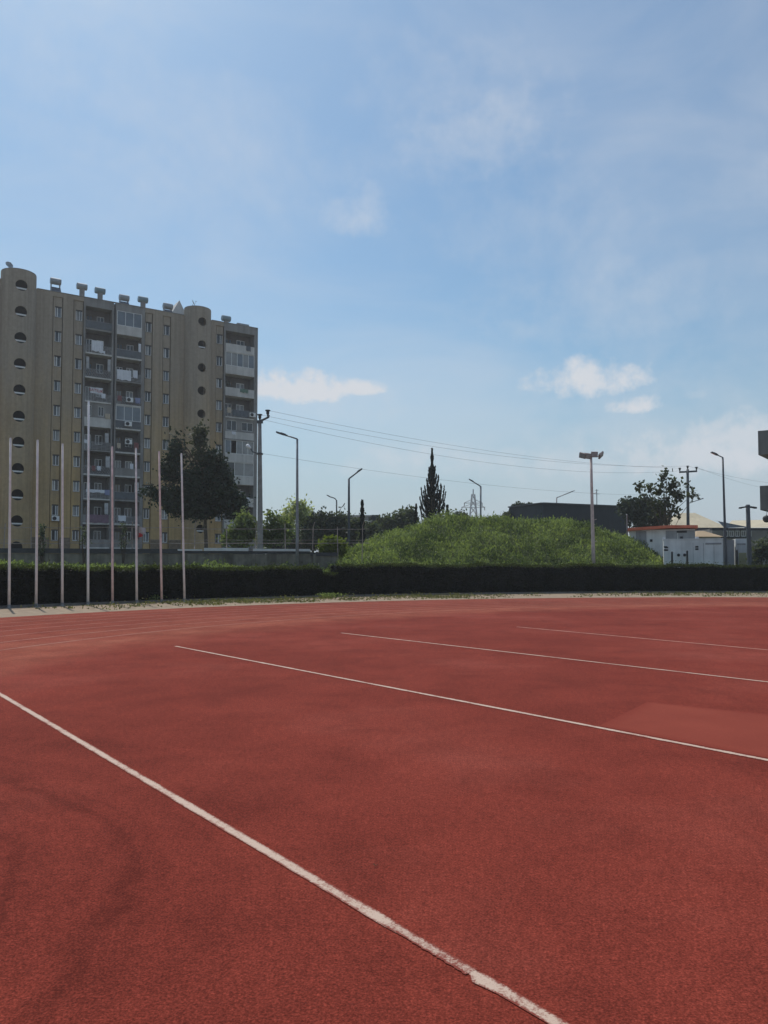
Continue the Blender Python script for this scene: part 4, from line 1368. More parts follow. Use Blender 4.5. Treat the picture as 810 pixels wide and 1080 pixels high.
for (u, v, ru, rv, Y, lab) in ((408, 556, 9, 12, 82, 'grey green tree right of the flat roofed house'), (419, 553, 9, 12, 84, 'grey green tree at the left foot of the mound'), (431, 547, 9, 11, 86, 'grey green open tree left of the small cypress'),
                               (484, 548, 8, 6, 84, 'low grey green bush right of the big cypress'), (540, 545, 9, 4, 96, 'low grey bush left of the dark clad building')):
    tree('grey_tree', Y, u, 0, [(u, v + 3, ru, rv), (u - ru * .4, v, ru * .5, rv * .8), (u + ru * .35, v - rv * .4, ru * .45, rv * .6)],
         2600, .2, 'grey leaves', lab, 'tree', 'grey green trees behind the mound', trunk=.1, clump=.25, per=14, core=.5)
tree('spiky_tree', 108, 549, 0, [(549, 537, 7, 3.5), (544, 537, 4, 2.5), (555, 536, 4, 3)], 1500, .3, 'dark leaves', 'dark spiky tree top showing over the dark clad building', 'tree', trunk=.2, clump=.25, per=10)

def cypress(u, vt, Y, w, base_z, label, n=3500, name='cypress_tree', side=0, leaf=.16, vb=590):
    p0 = at(u, 600, Y); base = Vector((p0.x, Y, base_z))
    r = thing(name, base, label, 'tree')
    hgt = at(u, vt, Y).z - base_z
    W = w * Y / F / 2
    mb = MB(); mb.tube([(0, 0, -.1), (0, 0, hgt * .5), (0, 0, hgt * .97)], [.2, .11, .02], 8)
    P = []; D = []; T = []
    t = RNG.random(n) ** .8
    rad = W * np.clip(1.01 - t, 0.01, 1) ** .48 * (.74 + .26 * np.sin(t * 75 + RNG.random() * 6)) * (0.4 + .6 * RNG.random(n) ** .4)
    an = RNG.random(n) * 2 * PI
    P.append(np.stack([rad * np.cos(an), rad * np.sin(an), hgt * (0.06 + .94 * t)], 1))
    D.append(np.stack([np.cos(an) * .4, np.sin(an) * .4, np.ones(n)], 1)); T.append(RNG.random(n))
    arms = []
    if side > 20:                       # the tall one: tiers of arms that sweep out and turn upward
        tiers = [(546, -13, 524), (543, -11.5, 514), (538, -9, 517), (532, -8, 513), (526, -5.5, 512), (520, -5.5, 505), (512, -4, 500), (504, -3.2, 493),
                 (547, 14, 519), (543, 13, 512), (540, 10, 513), (534, 9, 510), (528, 6.5, 513), (519, 7, 501), (512, 4.6, 500), (503, 3.2, 492),
                 (551, -13, 534), (552, 13.5, 531), (549, -8, 527), (549, 9, 526), (536, -6, 522), (537, 6, 521)]
        for (v0_, du, v1_) in tiers:
            arms.append((at(u, v0_, Y).z - base_z, du * Y / F, random.gauss(0, .25) * abs(du) * Y / F, at(u, v1_, Y).z - base_z))
        for _k in range(14):
            z_ = hgt * random.uniform(.40, .72); k_ = 1 - (z_ / hgt - .40) / .4
            arms.append((z_, random.gauss(0, .3) * k_, random.choice([-1, 1]) * (.3 + 1.0 * k_), z_ + .8 + 1.3 * k_))
    else:
        for _k in range(side):
            z_ = hgt * random.uniform(.4, .75); a_ = random.uniform(0, 2 * PI)
            arms.append((z_, math.cos(a_) * W * 1.3, math.sin(a_) * W * 1.3, z_ + .9))
    for (z0, dx_, dy_, z1) in arms:
        c = [Vector((0, 0, z0)), Vector((dx_ * .85, dy_ * .85, z0 + (z1 - z0) * .18)), Vector((dx_, dy_, z1))]
        mb.tube(c, [.07, .05, .02], 5)
        m_ = 190
        tt = RNG.random(m_)
        q = np.array([list(c[0] * (1 - x) ** 2 + c[1] * 2 * x * (1 - x) + c[2] * x * x) for x in tt])
        dv = np.array([list((c[1] - c[0]) * (1 - x) + (c[2] - c[1]) * x) for x in tt])
        P.append(q + RNG.normal(size=(m_, 3)) * .07 * (1.25 - tt)[:, None]); D.append(dv); T.append(RNG.random(m_))
    mb.build('trunk', 'bark', r, True)
    D = np.concatenate(D); D /= np.linalg.norm(D, axis=1)[:, None]
    leaf_mesh('crown', np.concatenate(P), leaf, 'cypress', r, np.concatenate(T), dirs=D, aspect=1.9)
    return r
cypress(456, 473, 74, 10, 0, 'tallest cypress with candle-like side branches, rising behind the mound', 4200, side=36, leaf=.12)
cypress(382, 528, 70, 9, 0, 'slim dark cypress beside the flat roofed house', 2800)
cypress(439, 532, 82, 6, 0, 'small slim cypress left of the tallest cypress', 2200)
cypress(472, 533, 80, 10, 0, 'small conical cypress right of the tallest cypress', 2600, side=8)

BL = []
for q in range(120):
    uu = -30 + q * 7.2 + random.uniform(-3, 3)
    c_ = at(uu, 577 + random.uniform(-5, 6), 150)
    BL.append((c_.x, 150 + random.uniform(-4, 4), c_.z, random.uniform(1.4, 2.6), 2.0, random.uniform(1.6, 3.4)))
    BL.append((c_.x, 150 + random.uniform(-4, 4), 1.6, 2.4, 2.0, 2.4))
P, T = blob_points(BL, 26000, .5, 20)
tag(leaf_mesh('distant_trees', P, .45, 'grey leaves', None, T), 'far belt of grey green trees low on the horizon', kind='stuff')

# broadleaf trees at right
tree('broadleaf_tree', 84, 680, 0, [(672, 543, 12, 13), (661, 535, 7, 8), (683, 540, 10, 12), (694, 545, 9, 10), (676, 532, 7, 6)], 6000, .24, 'dark leaves',
     'dense dark tree between the dark building and the cabin', 'tree', trunk=.18, clump=.3, per=18)
tree('broadleaf_tree', 80, 700, 0, [(701, 502, 6, 6), (708, 512, 8, 8), (697, 516, 6, 7), (714, 524, 5, 5), (703, 530, 9, 10), (690, 535, 9, 11), (712, 543, 6, 7), (674, 514, 4, 4), (684, 515, 5, 4), (731, 521, 7, 4), (724, 514, 4, 3)],
     760, .28, 'broad leaves', 'sparse tall tree with big loose leaves beside the utility pole', 'tree', trunk=.13, clump=.26, per=9, limbs=24, core=.6)

# tangled climber and bare sapling by the left fence
def sapling(u, v0, v1, label, off=-.25, m_='dark leaves', n=240, spread=.22):
    p = wallp(u) + nn * off
    zb = terrain_z(p.x, p.y)
    z0, z1 = at(u, v0, p.y).z, at(u, v1, p.y).z
    r = thing('climbing_plant', Vector((p.x, p.y, zb)), label, 'plant')
    mb = MB()
    for k in range(4):
        mb.tube([(random.uniform(-.1, .1), 0, 0), (random.uniform(-.2, .2), 0, (z1 - zb) * .6), (random.uniform(-.35, .35), 0, z1 - zb)], [.025, .018, .006], 5)
    mb.build('stem', 'twig', r)
    zz = (z0 - zb) + (z1 - z0) * RNG.random(n) ** 1.3
    P = np.stack([RNG.normal(size=n) * spread * (0.6 + .4 * np.sin(zz * 5)), RNG.normal(size=n) * .12, zz], 1)
    leaf_mesh('foliage', P, .10, m_, r)
sapling(45, 586, 553, 'thin brown climber on the wall behind the second flagpole', n=300, m_='grey leaves')
sapling(90, 575, 555, 'thin climber on the fence left of the fourth flagpole', n=120, m_='grey leaves')
sapling(131, 578, 552, 'thin climber on the fence behind the fifth flagpole', n=140, m_='grey leaves')

# ================================================================== LAMPS, POLES, WIRES
def ground_z(x, y):
    r = math.hypot(x - C2[0], y - C2[1])
    return terrain_z(x, y) if r > 49 else 0.0

def street_lamp(u, vt, Y, du, dv, label, rb=.10, rt=.055, m_='galvanised', ub=None, curved=False, head=.75):
    p = at(u if ub is None else ub, 600, Y); gz = ground_z(p.x, Y)
    base = Vector((p.x, Y, gz))
    r = thing('street_lamp', base, label, 'street lamp', 'street lamps beyond the hedge')
    top = at(u, vt, Y) - base
    mb = MB(); tapered(mb, (0, 0, -.05), top, rb, rt, 10, 4)
    mb.build('pole', m_, r, True)
    tip = at(u + du, vt + dv, Y) - base
    mb = MB()
    if curved:
        mid = Vector(((top.x * .35 + tip.x * .65), 0, tip.z + (top.z - tip.z) * .15)); mb.tube([top, top.lerp(mid, .35) + Vector((0, 0, abs(tip.z - top.z) * .25)), mid, tip], rt * .75, 8)
    else:
        mb.tube([top, tip], rt * .7, 8)
    mb.build('arm', m_, r, True)
    d = (tip - top).normalized()
    up = Vector((0, 1, 0)).cross(d)
    if up.z < 0: up = -up
    mb = MB(); c = tip + d * head * .35
    mb.obox(c, d * head * .5, (0, .13, 0), up * .04)
    mb.obox(c - d * head * .1 + up * .058, d * head * .22, (0, .08, 0), up * .016)
    mb.build('lamp_head', 'dark steel', r)
    mb = MB(); mb.obox(c + d * .08 - up * .048, d * head * .3, (0, .09, 0), up * .008); mb.build('lens', 'lens', r)
    mb = MB(); mb.box(-.17, .17, -.17, .17, 0.002, .05); mb.box(-.11, .11, -.11, .11, .05, .4); mb.build('base_plate', m_, r)
    return r
street_lamp(313.5, 463, 48, -12, -4, 'tall grey street lamp with arm to the left, nearest the left hedge', rb=.11, rt=.065, m_='galvanised')
street_lamp(368, 505, 60, 9, -7, 'grey street lamp with arm raised to the right, behind hedge gap', rb=.12, rt=.08, m_='dark steel', head=.55)
street_lamp(355, 528, 88, -7, -4, 'small far street lamp with curved arm to the left', rb=.10, rt=.08, m_='dark steel', curved=True, head=.5)
street_lamp(357.5, 543, 105, 5, -10, 'smallest far street lamp with curved arm to the right', rb=.10, rt=.08, m_='dark steel', curved=True, head=.4)
street_lamp(507, 513, 80, -8, -5, 'street lamp rising behind the mound near the pylon', rb=.10, rt=.09, m_='galvanised', head=.6)
street_lamp(587, 525, 112, 15, -6, 'street lamp standing behind the dark clad building', rb=.12, rt=.09, m_='galvanised', head=.7)
street_lamp(762.3, 482.5, 55.6, -6.5, -3, 'tall dark street lamp in front of the white containers', rb=.11, rt=.06, m_='dark steel', ub=766, head=.5)

# floodlight mast on the mound
p = at(626, 584, 55.5); gz = ground_z(p.x, p.y)
base = Vector((p.x, p.y, gz))
fl = thing('floodlight_mast', base, 'pinkish white floodlight mast standing on the mound', 'floodlight')
top = at(623.3, 482, 55.5) - base
mb = MB(); tapered(mb, (0, 0, -.4), top, .145, .09, 12, 4); mb.build('pole', 'pink pole', fl, True)
mb = MB(); mb.tube([top + Vector((-.62, 0, .02)), top + Vector((.62, 0, .05))], .045, 8); mb.build('crossbar', 'pink pole', fl)
for (dx, dy, dz, yaw, tilt, roll) in ((-.62, -.05, .10, -.7, .55, .35), (-.30, -.12, .06, -.3, .5, .2), (.20, -.16, .16, .05, .35, 0), (.74, .05, .14, 1.0, .5, -.75)):
    c = top + Vector((dx, dy, dz))
    f_ = Vector((math.sin(yaw) * math.cos(tilt), -math.cos(yaw) * math.cos(tilt), -math.sin(tilt)))
    x = f_.cross(Vector((0, 0, 1))).normalized(); y = x.cross(f_)
    x, y = x * math.cos(roll) + y * math.sin(roll), y * math.cos(roll) - x * math.sin(roll)
    mb = MB(); mb.obox(c, x * .24, y * .20, f_ * .06); mb.obox(c - f_ * .10, x * .12, y * .10, f_ * .045)
    h = mb.build('floodlight', 'flood body', fl)
    mb = MB(); mb.obox(c + f_ * .066, x * .22, y * .16, f_ * .005); mb.build('lens', 'lens', h)
mb = MB()
for vz, sx in ((512, -1), (521, 1), (549, 1), (572, 1)):
    z = at(624, vz, 55.5).z - gz
    mb.tube([(0, 0, z), (sx * .22, -.1, z + .1)], .02, 5)
mb.build('step_peg', 'pink pole', fl)

# low twin floodlight post at right
p = at(791, 594, 55.2); gz = ground_z(p.x, p.y)
base = Vector((p.x, p.y, gz))
r = thing('twin_lamp_post', base, 'short thick dark post with two small lamps at right', 'lamp post')
top = at(788.7, 534, 55.2) - base
mb = MB(); tapered(mb, (0, 0, -.1), top, .17, .14, 12, 4); mb.build('pole', 'dark steel', r, True)
mb = MB(); mb.tube([top, top + Vector((0, 0, .12))], [.18, .12], 12); mb.build('cap', 'dark steel', r)
for sx in (-1, 1):
    mb = MB(); c = top + Vector((sx * .38, 0, -.08)); mb.obox(c, (.20, 0, -.03 * sx), (0, .14, 0), (.01 * sx, 0, .05)); mb.obox(c + Vector((sx * .16, 0, -.06)), (.08, 0, 0), (0, .1, 0), (0, 0, .03))
    mb.build('lamp', 'vent dark', r)

# utility poles
def insulator(mb, c):
    mb.tube([c, c + Vector((0, 0, .10)), c + Vector((0, 0, .16)), c + Vector((0, 0, .34)), c + Vector((0, 0, .36)), c + Vector((0, 0, .42)), c + Vector((0, 0, .44))],
            [.06, .06, .11, .11, .19, .17, .08], 12)
Y1 = 53.0
base = at(274.8, 600, Y1); base.z = 0
u1 = thing('utility_pole', base, 'tall concrete utility pole at the right end of the apartment block', 'utility pole', 'utility poles carrying the wires')
top = at(273.8, 444, Y1) - base
mb = MB(); tapered(mb, (0, 0, -.1), top, .23, .13, 12, 4); mb.build('pole', 'pole concrete', u1, True)
mb = MB(); a_ = top + Vector((-.18, 0, -.05)); b_ = at(283.8, 439.6, Y1) - base
mb.obox((top + Vector((.02, 0, -.06))), (.20, 0, 0), (0, .14, 0), (0, 0, .09))
mb.tube([top + Vector((0, -.1, -.05)), at(279, 442, Y1) - base, b_], .075, 8); mb.tube([b_ + Vector((-.1, 0, 0)), b_ + Vector((.02, 0, .12))], .07, 8)
mb.build('crossarm', 'dark steel', u1)
ins1 = []
for (uu, vv) in ((274, 443.3), (282.4, 438.8)):
    mb = MB(); c = at(uu, vv, Y1) - base; insulator(mb, c); mb.build('insulator', 'insulator', u1); ins1.append(base + c + Vector((0, 0, .4)))
mb = MB(); c0 = at(274, 478.6, Y1) - base; c1 = at(266.5, 476.5, Y1) - base; c2 = at(264.2, 473, Y1) - base
mb.tube([c0, c1, c2], .045, 8); mb.obox(c0, (.2, 0, 0), (0, .2, 0), (0, 0, .05)); mb.build('lamp_bracket', 'dark steel', u1)
mb = MB(); c3 = at(259.8, 469.2, Y1) - base; d = (c3 - c2).normalized()
mb.tube([c2 - d * .02, c2 + d * .08, c2 + d * .3, c3 - d * .05, c3], [.06, .11, .14, .11, .05], 12); mb.build('lamp_head', 'lamp white', u1, True)

Y2 = 92.0
base2 = at(726, 600, Y2); base2.z = 0
u2 = thing('utility_pole', base2, 'dark utility pole with three-pin crossarm behind the red roofed cabin', 'utility pole', 'utility poles carrying the wires')
top2 = at(725.2, 495, Y2) - base2
mb = MB(); tapered(mb, (0, 0, -.1), top2, .22, .15, 12, 4); mb.build('pole', 'dark steel', u2, True)
mb = MB(); aL_ = at(716.5, 498, Y2) - base2; aR_ = at(735, 497, Y2) - base2; c = (aL_ + aR_) / 2
mb.obox(c, (aR_ - aL_) / 2, (0, .10, 0), (0, 0, .10)); mb.build('crossarm', 'dark steel', u2)
ins2 = []
for (uu, vv) in ((717, 497.2), (725.3, 495), (734.6, 496.2)):
    mb = MB(); c = at(uu, vv, Y2) - base2; insulator(mb, c); mb.build('insulator', 'insulator', u2); ins2.append(base2 + c + Vector((0, 0, .4)))
mb = MB(); c = at(725.7, 531, Y2) - base2; e = at(739, 526.5, Y2) - base2; mb.tube([c, e], .05, 6); mb.obox(e, (.3, 0, .1), (0, .1, 0), (0, 0, .06)); mb.build('lamp_bracket', 'galvanised', u2)

def wire(a, b, sag, label, rad=.009, n=40):
    a, b = Vector(a), Vector(b)
    mb = MB(); pts = [a.lerp(b, i / n) - a + Vector((0, 0, -sag * 4 * (i / n) * (1 - i / n))) for i in range(n + 1)]
    mb.tube(pts, rad, 5)
    o = mb.build('power_line', 'wire', None, loc=a)
    tag(o, label, 'wire', 'power lines strung across the sky')
wire(ins1[1], ins2[0] + Vector((0, 0, .0)), .9, 'highest of the three close wires between the two utility poles')
wire(ins1[0], ins2[1], 1.15, 'middle of the three close wires between the two utility poles')
wire(ins1[0] + Vector((0, .3, -.25)), ins2[0] + Vector((0, .4, -.3)), 1.45, 'lowest of the three close wires between the two utility poles')
wire(at(275, 478, Y1), at(725.5, 522, Y2), .9, 'single lower wire passing behind the tallest cypress', .008)
wire(ins2[2], at(840, 519, 120), .6, 'lower wire running right from the crossarm pole', .011)
wire(ins2[1], at(840, 512, 120), .4, 'upper wire running right from the crossarm pole', .011)

# slim post beside the dark building, aerial behind it
p = at(661.5, 575, 70); r = thing('slim_post', Vector((p.x, p.y, 0)), 'slim grey post at the right corner of the dark building', 'post')
mb = MB(); tapered(mb, (0, 0, 0), (0, 0, at(661.5, 543, 70).z), .06, .05); mb.build('pole', 'galvanised', r)
mb = MB(); z = at(661.5, 543, 70).z; mb.tube([(0, 0, z), (0, 0, z + .08)], [.09, .03], 8); mb.build('cap', 'galvanised', r)
p = at(629.6, 540, 104); r = thing('aerial_mast', Vector((p.x, p.y, 0)), 'thin aerial mast showing over the dark clad building', 'aerial')
mb = MB(); tapered(mb, (0, 0, 0), (0, 0, at(629.6, 516, 104).z), .09, .05); mb.build('pole', 'galvanised', r)
mb = MB(); z = at(629.6, 521, 104).z; mb.tube([(-.35, 0, z), (.35, 0, z)], .03, 6); mb.tube([(-.25, 0, z + .5), (.25, 0, z + .5)], .03, 6); mb.build('antenna', 'galvanised', r)

# lattice pylon
Y3 = 270
base = at(499.5, 600, Y3); base.z = 0
py = thing('power_pylon', base, 'distant grey lattice power pylon beyond the mound', 'pylon')
zt = at(497, 516, Y3).z
mb = MB()
def leg(t): return 2.7 * (1 - t) + .35
lv = [0, .18, .34, .48, .6, .7, .79, .87, .94]
for i in range(len(lv)):
    w = leg(lv[i]); z = zt * lv[i]
    if i + 1 < len(lv):
        w2, z2 = leg(lv[i + 1]), zt * lv[i + 1]
        cs_ = [(-1, -1), (1, -1), (1, 1), (-1, 1)]
        for k in range(4):
            a, b = cs_[k], cs_[(k + 1) % 4]
            mb.tube([(a[0] * w, a[1] * w, z), (a[0] * w2, a[1] * w2, z2)], .15, 4)
            mb.tube([(a[0] * w, a[1] * w, z), (b[0] * w2, b[1] * w2, z2)], .10, 4)
            mb.tube([(b[0] * w, b[1] * w, z), (a[0] * w2, a[1] * w2, z2)], .10, 4)
mb.tube([(0, 0, zt * .93), (0, 0, zt)], .2, 4)
mb.build('tower', 'pylon steel', py)
for vz, hw_ in ((530.5, 3.3), (535, 4.2)):
    z = at(497, vz, Y3).z
    mb = MB(); mb.tube([(-hw_, 0, z), (hw_, 0, z)], .13, 4); mb.tube([(-hw_, 0, z), (-.8, 0, z + 1.1), (.8, 0, z + 1.1), (hw_, 0, z)], .1, 4)
    mb.build('crossarm', 'pylon steel', py)
    for sx in (-1, 1):
        mb = MB(); mb.tube([(sx * hw_ * .95, 0, z), (sx * hw_ * .95, 0, z - 1.1)], .12, 5); mb.build('insulator', 'insulator', py)

# ================================================================== OTHER BUILDINGS
def hbox(mb, ul, ur, vt, Y, depth, zb=0.0, ztop=None):
    a, b = at(ul, vt, Y), at(ur, vt, Y)
    z = a.z if ztop is None else ztop
    mb.box(a.x, b.x, Y, Y + depth, zb, z)

# dark clad building
base = at(600, 600, 92); base.z = 0
db = thing('clad_building', base, 'dark slate clad flat building rising behind the mound', 'building')
a, b, c = at(537, 535, 96) - base, at(572.5, 531, 90) - base, at(662, 533.6, 95) - base
b2 = at(586, 531.2, 90.8) - base
for p_ in (a, b, c): pass
zt = b.z
mb = MB()
back = Vector((0, 14, 0))
for (p_, q_, nm) in ((a, b, 1), (b, c, 0)):
    mb.poly([(p_.x, p_.y, 0), (q_.x, q_.y, 0), (q_.x, q_.y, zt), (p_.x, p_.y, zt)])
ab = a + Vector((5.5, 14, 0))
for (p_, q_) in ((a, ab), (c, c + back), (ab, c + back)):
    mb.poly([(p_.x, p_.y, 0), (q_.x, q_.y, 0), (q_.x, q_.y, zt), (p_.x, p_.y, zt)])
mb.poly([(a.x, a.y, zt - .2), (b.x, b.y, zt - .2), (c.x, c.y, zt - .2), (c.x, c.y + 14, zt - .2), (ab.x, ab.y, zt - .2)])
mb.build('wall', 'slate cladding', db)
mb = MB()
off = Vector((0, -.05, 0))
mb.poly([(a.x - .05, a.y - .06, 0), (b.x, b.y - .06, 0), (b.x, b.y - .06, zt - .12), (a.x - .05, a.y - .06, zt - .12)])
mb.build('lit_side', 'slate cladding lit side', db)
mb = MB()
for p_, q_ in ((a, b), (b, c)):
    d = (q_ - p_); d.z = 0; nrm = Vector((d.y, -d.x, 0)).normalized()
    m0 = (p_ + q_) / 2
    mb.obox((m0.x + nrm.x * .06, m0.y + nrm.y * .06, zt + .05), d / 2, nrm * .16, (0, 0, .07))
mb.build('parapet_cap', 'dark steel', db)

# flat roofed house in the gap
base = at(385, 600, 112); base.z = 0
hs = thing('flat_roof_house', base, 'pale flat roofed house with a dark block on its right', 'house')
mb = MB(); l, rr_ = at(364, 549, 112) - base, at(391.6, 549, 112) - base
mb.box(l.x, rr_.x, 0, 8, 0, l.z - .5); mb.build('wall', 'pale render', hs)
mb = MB(); mb.box(l.x - .4, rr_.x + .3, -.6, 8.4, at(372, 551, 112).z, at(372, 549, 112).z); mb.build('roof', 'coping', hs)
mb = MB(); zt_ = at(372, 543, 112).z; zb_ = at(372, 549, 112).z + .002
mb.box(l.x, rr_.x + .4, .6, 8, zt_ - .3, zt_); mb.box(l.x + .2, l.x + .6, .7, 1, zb_, zt_ - .3); mb.box(rr_.x - 1.6, rr_.x - .4, .7, 1.2, zb_, zt_ - .3); mb.box(l.x + .8, rr_.x - 1.8, 1.5, 7, zb_, zt_ - .3)
mb.build('upper_floor', 'grey render', hs)
mb = MB(); l2, r2 = at(392, 543, 111) - base, at(401.3, 543, 111) - base
mb.box(l2.x, r2.x, -1, 7, 0, l2.z); mb.build('dark_block', 'slate cladding', hs)
for k in range(3):
    x = l.x + .7 + k * 1.1
    mb = frame_mesh(.8, 1.1); w_ = mb.build('window', 'white plastic', hs, loc=(x + .3, -.08, at(372, 556, 112).z)); m2 = MB(); m2.poly([(-.36, .03, -.5), (.36, .03, -.5), (.36, .03, .5), (-.36, .03, .5)]); m2.build('pane', 'window glass', w_)

RC = -0.33                     # cabin and containers stand turned to the track
def lx(u, Y, b):
    d = ray(u, 580); e = (math.cos(RC), math.sin(RC))
    det = d.x * (-e[1]) + d.y * e[0]
    return (d.x * b.y - d.y * b.x) / (d.y * e[0] - d.x * e[1])
# cabin with red roof
YC = 64
base = at(700, 600, YC); base.z = 0
cb = thing('red_roofed_cabin', base, 'white and grey cabin with an orange red roof, right of the mound', 'cabin', rz=RC)
zt_ = at(700, 558.5, YC).z
mb = MB(); mb.box(lx(664, YC, base), lx(733.5, YC, base), 0, 6, 0, zt_); mb.build('wall', 'white steel', cb)
for (ua, ub_) in ((671, 682), (702.5, 714.5), (715.5, 733)):
    mb = MB(); mb.box(lx(ua, YC, base), lx(ub_, YC, base), -.05, -.004, 0.9, zt_ - .1); mb.build('door', 'grey steel', cb)
mb = MB()
for (uu, vv, w2, h2) in ((687, 570, .10, .10), (717.5, 561, .25, .09), (719, 567.5, .11, .11), (722, 561, .2, .09)):
    q = at(uu, vv, YC) - base; q.x = lx(uu, YC, base); mb.box(q.x - w2, q.x + w2, -.09, -.055, q.z - h2, q.z + h2)
mb.build('vent', 'vent dark', cb)
mb = MB()
xl, xr = lx(662.5, YC, base), lx(736, YC, base)
zl, zm, zr2 = at(664, 556.5, YC).z, at(710, 554.3, YC).z, at(735, 554.8, YC).z
xm = lx(708, YC, base)
for (xa, za, xb, zb_) in ((xl, zl, xm, zm), (xm, zm, xr, zr2)):
    mb.poly([(xa, -.5, za - .24), (xb, -.5, zb_ - .24), (xb, -.5, zb_), (xa, -.5, za)])
    mb.poly([(xa, -.5, za), (xb, -.5, zb_), (xb, 6.4, zb_ + .25), (xa, 6.4, za + .25)])
    mb.poly([(xa, -.5, za - .24), (xa, 6.4, za - .24), (xb, 6.4, zb_ - .24), (xb, -.5, zb_ - .24)])
mb.poly([(xl, -.5, zl - .24), (xl, -.5, zl), (xl, 6.4, zl + .25), (xl, 6.4, zl - .24)])
mb.poly([(xr, -.5, zr2 - .24), (xr, 6.4, zr2 - .24), (xr, 6.4, zr2 + .25), (xr, -.5, zr2)])
mb.build('roof', 'red roof', cb)

# white steel containers
YK = 57.5
base = at(733, 600, YK); base.z = 0
ct = thing('steel_container', base, 'long white steel container with round vents behind the right hedge', 'container', rz=RC)
zt_ = at(733, 569, YK).z
x0, x1 = lx(700, YK, base), lx(762.5, YK, base)
mb = MB(); mb.box(x0, x1, 0, 2.6, .5, zt_); mb.build('body', 'white steel', ct)
mb = MB(); mb.box(x0 - .03, x1 + .03, -.03, 2.63, zt_ + .003, zt_ + .07); mb.build('roof', 'white steel', ct)
mb = MB(); mb.box(x1 + .003, lx(775, YK, base), .35, 2.6, .5, zt_ - .05); mb.build('end_panel', 'grey steel', ct)
mb = MB()
for uu in (715.6, 722):
    q = at(uu, 585.3, YK) - base; q.x = lx(uu, YK, base); mb.tube([(q.x, -.004, q.z), (q.x, -.05, q.z)], .11, 16)
mb.build('round_vent', 'vent dark', ct)
mb = MB()
for (uu, vv) in ((698, 576.6), (698, 579.8), (703, 577.2), (703, 580), (735, 576.8), (735, 579.2)):
    q = at(uu, vv, YK) - base; q.x = lx(uu, YK, base)
    q.x = max(q.x, x0 + .12)
    mb.box(q.x - .11, q.x + .11, -.02, -.004, q.z - .06, q.z + .06)
mb.build('latch', 'vent dark', ct)
mb = MB()
q = at(752.5, 573.5, YK) - base; q.x = lx(752.5, YK, base); mb.box(q.x - .55, q.x + .55, -.02, -.004, q.z - .07, q.z + .06)
mb.build('vent_grille', 'grey rail', ct)
mb = MB()
for uu in (731, 742, 753):
    x = lx(uu, YK, base); mb.box(x - .012, x + .012, -.015, -.003, .8, zt_ - .25)
mb.build('door_seam', 'grey steel', ct)
mb = MB(); mb.obox((lx(700.5, YK, base), .2, zt_ + .14), (.1, 0, 0), (0, .1, 0), (0, 0, .065)); mb.obox((lx(735.5, YK, base), .2, zt_ + .14), (.12, 0, 0), (0, .1, 0), (0, 0, .065)); mb.build('roof_lug', 'lamp white', ct)

base = at(784, 600, 58); base.z = 0
c2_ = thing('steel_container', base, 'smaller pale container with a yellowish panel, beside the twin lamp post', 'container', rz=RC)
mb = MB(); zt_ = at(784, 568, 58).z; mb.box(lx(776, 58, base), lx(788, 58, base), 0, 2.4, .4, zt_); mb.build('body', 'white steel', c2_)
mb = MB(); mb.box(lx(788.2, 58, base), lx(803, 58, base), .3, 2.6, .4, at(784, 569.5, 58).z); mb.build('side_body', 'beige steel', c2_)
mb = MB(); mb.box(lx(779, 58, base), lx(787, 58, base), -.03, -.004, .6, at(784, 583, 58).z); mb.build('door', 'yellow panel', c2_)
mb = MB(); q = at(781.5, 573.8, 58) - base; q.x = lx(781.5, 58, base)
mb.box(q.x - .25, q.x + .32, -.02, -.004, q.z - .06, q.z + .05)
mb.build('vent_grille', 'grey rail', c2_)

for (uu, vt_, Yp, lab) in ((709, 581.5, 56, 'short dark bollard post before the white container, leftmost of three'), (725, 580.5, 56, 'short dark bollard post before the white container, by its middle'), (777.5, 579.5, 56, 'short dark bollard post before the smaller pale container')):
    p = at(uu, 600, Yp); gz = ground_z(p.x, Yp)
    mb = MB(); zz = at(uu, vt_, Yp).z - gz
    mb.tube([(0, 0, 0), (0, 0, zz - .08), (0, 0, zz)], [.075, .07, .03], 10)
    o = mb.build('bollard_post', 'vent dark', None, True, loc=(p.x, Yp, gz)); tag(o, lab, 'post', 'dark posts before the containers')

# far halls with beige roofs
base = at(742, 600, 112); base.z = 0
fh = thing('beige_roofed_hall', base, 'large hall with a pale beige hipped roof beyond the cabin', 'building')
def q_(u, v, Y): return at(u, v, Y) - base
mb = MB()
r0, r1, r2, r3 = q_(700, 556.5, 112), q_(718, 541, 118), q_(733, 541, 118), q_(768, 556.5, 112)
mb.poly([r0, r3, r2, r1]); mb.poly([r3, r3 + Vector((0, 14, 0)), r2]); mb.poly([r0, r1, r0 + Vector((0, 14, 0))]); mb.poly([r1, r2, r3 + Vector((0, 14, 0)), r0 + Vector((0, 14, 0))])
mb.build('roof', 'beige roof', fh)
mb = MB(); mb.box(r0.x + .5, r3.x - .5, .6, 13.4, 0, r0.z - .05); mb.build('wall', 'grey render', fh)
mb = MB(); mb.box(r0.x, r3.x, -.05, .1, r0.z - .45, r0.z - .02); mb.build('eave', 'eave dark', fh)

